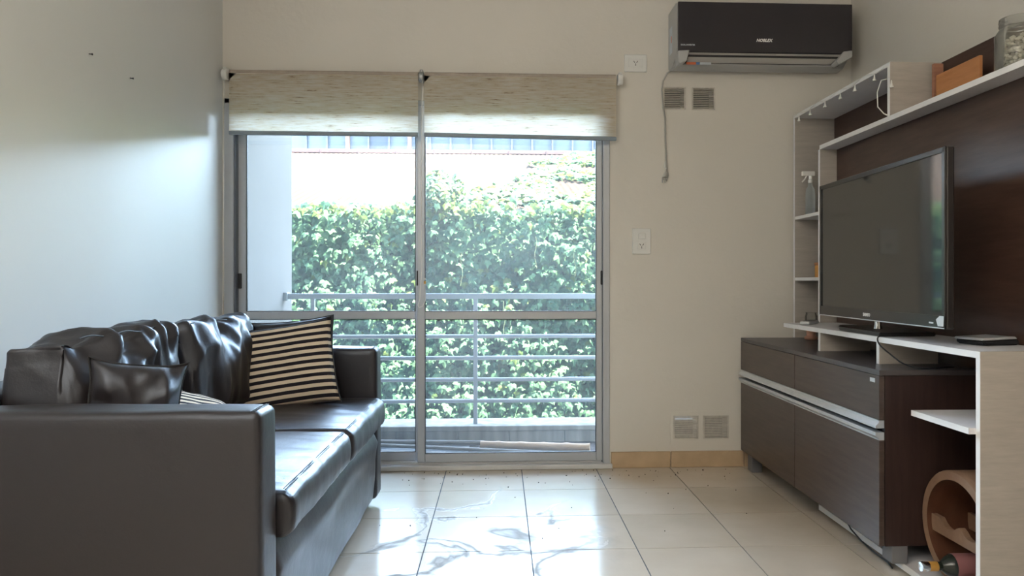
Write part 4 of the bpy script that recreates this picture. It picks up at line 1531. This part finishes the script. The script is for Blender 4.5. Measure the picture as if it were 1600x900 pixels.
# ------------------------------------------------------------------ courtyard and ivy wall
tag(obj('courtyard_ground', box(BM(), -14, 14, 4.0, 30, -3.4, -3.2), 'ground'), kind='structure')
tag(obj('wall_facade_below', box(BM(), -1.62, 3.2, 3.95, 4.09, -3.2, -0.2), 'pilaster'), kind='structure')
tag(obj('wall_facade_above', box(BM(), -1.62, 3.2, 3.95, 4.09, 2.80, 9.0), 'pilaster'), kind='structure')  # unseen upper storeys added to cut the sky light on the ivy
tag(obj('wall_facade_left', box(BM(), -9.0, -1.62, 3.95, 4.09, -3.2, 9.0), 'pilaster'), kind='structure')  # added stretch of front, also holds sky light off the ivy
tag(obj('wall_facade_right', box(BM(), 3.2, 9.0, 3.95, 4.09, -3.2, 9.0), 'pilaster'), kind='structure')  # added on this side too, to dim the sky over the ivy
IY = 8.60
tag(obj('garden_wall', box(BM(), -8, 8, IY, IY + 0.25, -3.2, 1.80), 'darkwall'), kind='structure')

# leaf outline: three-lobed, tip down, about 1 wide
LEAF = [(0.0, 0.30), (-0.20, 0.46), (-0.46, 0.30), (-0.62, -0.10), (-0.30, -0.14), (0.0, -0.66), (0.30, -0.14), (0.62, -0.10), (0.46, 0.30), (0.20, 0.46)]


def leaf_verts(seed):
    random.seed(seed)
    vs = [Vector((0, -0.10, 0.0))]
    for (x, z) in LEAF:
        k = 1 + random.uniform(-0.08, 0.08)
        y = 0.16 * abs(x) + 0.10 * (z * z) + random.uniform(-0.02, 0.02)
        vs.append(Vector((x * k, y, z * k)))
    fs = [(0, i + 1, (i + 1) % len(LEAF) + 1) for i in range(len(LEAF))]
    return vs, fs


LV = [leaf_verts(s) for s in range(6)]
leaf_me = []
for k, (vs, fs_) in enumerate(LV):
    me = bpy.data.meshes.new('leaf')
    me.from_pydata([tuple(v) for v in vs], [], fs_)
    me.materials.append(M['leaf'])
    me.update()
    leaf_me.append(me)


def leaf_matrix(p, pitch, yaw, roll, s):
    return Matrix.Translation(p) @ Matrix.Rotation(yaw, 4, 'Z') @ Matrix.Rotation(-pitch, 4, 'X') @ Matrix.Rotation(roll, 4, 'Y') @ Matrix.Scale(s, 4)


def leaf_bundle(name, mats, m, parent):
    verts, faces = [], []
    for k, mt in enumerate(mats):
        vs, fs_ = LV[k % 6]
        b = len(verts)
        verts += [tuple(mt @ v) for v in vs]
        faces += [(a + b, c + b, d + b) for (a, c, d) in fs_]
    me = bpy.data.meshes.new(name)
    me.from_pydata(verts, [], faces)
    me.materials.append(M[m])
    me.update()
    o = bpy.data.objects.new(name, me)
    C.objects.link(o)
    o.parent = parent
    o['kind'] = 'stuff'
    return o


ivy = empty('ivy', (0, 0, 0), 'dense green ivy covering the wall across the courtyard', 'ivy')
random.seed(77)
front_leaves, rest, young = [], [], []
rng = random.Random(5)
for k in range(21000):
    x = rng.uniform(-5.2, 5.2)
    z = rng.uniform(-2.6, 1.93)
    if abs(x) > 3.2 and rng.random() < 0.45:
        continue
    cl = noise.noise(Vector((x * 1.3, 0.5, z * 1.6)))
    cl2 = noise.noise(Vector((x * 3.5, 4.5, z * 4.2)))
    ztop = 1.87 + 0.05 * noise.noise(Vector((x * 2, 9, 1)))
    if z > ztop:
        continue
    near_top = smoothstep(ztop - 0.35, ztop, z)
    dep = 0.06 + 0.14 * max(0, 0.6 + cl) + 0.08 * max(0, cl2) + rng.random() ** 2 * 0.12 + 0.05 * near_top
    pitch = R(rng.gauss(24, 20))
    yaw = R(rng.gauss(0, 24))
    roll = R(rng.gauss(0, 20))
    s = rng.uniform(0.058, 0.105)
    mt = leaf_matrix(Vector((x, IY - dep, z)), pitch, yaw, roll, s)
    (young if ((near_top > 0.6 and rng.random() < 0.5) or rng.random() < 0.04) else rest).append((dep, s, mt, x, z))
for i in range(88):
    for j in range(62):
        x = -3.9 + i * 0.09 + rng.uniform(-0.03, 0.03); z = -2.5 + j * 0.071 + rng.uniform(-0.025, 0.025)
        if z > 1.84: continue
        rest.append((0.05, 0.0, leaf_matrix(Vector((x, IY - 0.06, z)), R(rng.gauss(8, 6)), R(rng.gauss(0, 15)), R(rng.gauss(0, 30)), rng.uniform(0.10, 0.14)), x, z))
# the tuft that climbs above the wall near the mullion
for k in range(520):
    a = rng.uniform(0, 2 * PI); rr = math.sqrt(rng.random())
    x = -0.68 + rr * 0.27 * math.cos(a); z = 1.98 + rr * 0.30 * math.sin(a)
    dep = 0.02 + 0.22 * (1 - rr) + rng.random() * 0.06
    mt = leaf_matrix(Vector((x, IY - dep, z)), R(rng.gauss(35, 18)), R(rng.gauss(0, 30)), R(rng.gauss(0, 20)), rng.uniform(0.07, 0.12))
    (young if rng.random() < 0.35 else rest).append((dep, 0.0, mt, x, z))
vis = [q for q in rest if -2.3 < q[3] < 1.2 and -0.55 < q[4] < 1.85]
vis.sort(key=lambda q: -(q[1] * 3 + q[0] * 0.5))
single = vis[:300]
ids = set(id(q) for q in single)
leaf_bundle('leaf_mass', [q[2] for q in rest if id(q) not in ids], 'leaf', ivy)
leaf_bundle('young_leaf_mass', [q[2] for q in young], 'leaf2', ivy)
for k, q in enumerate(single):
    o = bpy.data.objects.new('leaf', leaf_me[k % 6])
    C.objects.link(o)
    o.parent = ivy
    o.matrix_local = q[2]
bm = BM()
for k in range(5):
    x = rng.uniform(-2.2, 1.2); z = rng.uniform(0.4, 1.7)
    P = [(x + 0.012 * math.sin(t * 1.3 + k), IY - 0.36 - 0.01 * t, z - 0.06 * t) for t in range(7)]
    tube(bm, P, 0.003, 4)
st = obj('stems', bm, 'stem', ivy)
st['kind'] = 'stuff'

# corrugated roof beyond the ivy wall
ZR0, ZR1, YR0, YR1 = 1.84, 3.72, IY + 0.02, 15.9
sl = (ZR1 - ZR0) / (YR1 - YR0)
rf = empty('corrugated_roof', (0, IY, 1.8), 'pale terracotta corrugated roof rising behind the ivy wall', 'roof')
sheet_me = None
for k in range(-8, 9):
    if sheet_me is None:
        bm = BM()
        per, sub = 0.1, 6
        n_ = int(1.0 / per) * sub
        rows = 2
        g = []
        for i in range(n_ + 1):
            x = i / n_
            h = 0.008 * math.sin(2 * PI * i / sub)
            g.append([bm.verts.new((x, YR0 + (YR1 - YR0) * j / rows, ZR0 + sl * (YR1 - YR0) * j / rows + h)) for j in range(rows + 1)])
        for i in range(n_):
            for j in range(rows):
                bm.faces.new((g[i][j], g[i + 1][j], g[i + 1][j + 1], g[i][j + 1]))
        o = obj('roof_sheet', bm, 'roof', rf, smooth=True, origin=(0, 0, 0))
        sheet_me = o.data
        o.location = Vector((k, 0, 0)) - Vector(rf.location)
    else:
        o = bpy.data.objects.new('roof_sheet', sheet_me)
        C.objects.link(o)
        o.parent = rf
        o.location = Vector((k, 0, 0.003 * (k % 2))) - Vector(rf.location)
# ivy sprawling over the right of the roof
rv = empty('roof_ivy', (1.5, 10, 2.2), 'sparse yellow-green ivy creeping over the right of the corrugated roof', 'ivy')
lst, lst2 = [], []
for k in range(14000):
    x = rng.uniform(-0.4, 6.5); y = rng.uniform(8.6, 15.5)
    t = (y - 8.6) / 6.9
    lim = -0.6 + t * 2.1 + 0.5 * noise.noise(Vector((x, y, 3)))
    if x < lim:
        continue
    if noise.noise(Vector((x * 1.6, y * 0.9, 7))) < -0.22 + 0.10 * t:
        continue
    z = ZR0 + sl * (y - YR0) + rng.uniform(0.02, 0.12)
    mt = leaf_matrix(Vector((x, y, z)), R(rng.gauss(60, 18)), R(rng.gauss(0, 60)), R(rng.gauss(0, 20)), rng.uniform(0.08, 0.14))
    mt = Matrix.Translation(-Vector((1.5, 10, 2.2))) @ mt
    (lst if rng.random() < 0.6 else lst2).append(mt)
leaf_bundle('leaf_mass', lst, 'leaf2', rv)
leaf_bundle('dark_leaf_mass', lst2, 'leaf', rv)

# glazed building at the top of the roof
gbd = empty('glazed_building', (0, 16, 3.6), 'long far building with a row of tall glazed panels above the roof', 'building')
obj('wall', box(BM(), -9, 9, 16.12, 17.5, -3.2, 4.30), 'concrete', gbd)
obj('gutter', box(BM(), -9, 9, 15.85, 16.0, 3.72, 3.80, 0.01, 1), 'gutter', gbd)
obj('cornice', box(BM(), -9, 9, 15.98, 16.2, 4.18, 4.32), 'concrete', gbd)
bm = BM()
for k in range(-11, 12):
    tube(bm, [(k * 0.8 + 0.2, 15.84, 3.80), (k * 0.8 + 0.2, 15.86, 3.68)], 0.012, 5)
obj('gutter_bracket', bm, 'gutter', gbd)
pw = 0.44
for k in range(-20, 21):
    x = -0.62 + k * pw
    if abs(x) > 8.7: continue
    left = x < -1.6
    pn = obj('window_pane', box(BM(), x + 0.02, x + pw - 0.02, 16.06, 16.10, 3.82, 4.17), 'farpane_dark' if (k in (-5, 6)) else 'farpane', gbd)
    wide = 0.018
    if left and k % 3 == 0:
        obj('pillar', box(BM(), x - 0.04, x + 0.04, 15.99, 16.12, 3.80, 4.18), 'post', gbd)
    else:
        obj('mullion', box(BM(), x - wide, x + wide, 16.0, 16.12, 3.80, 4.18), 'farframe', gbd)
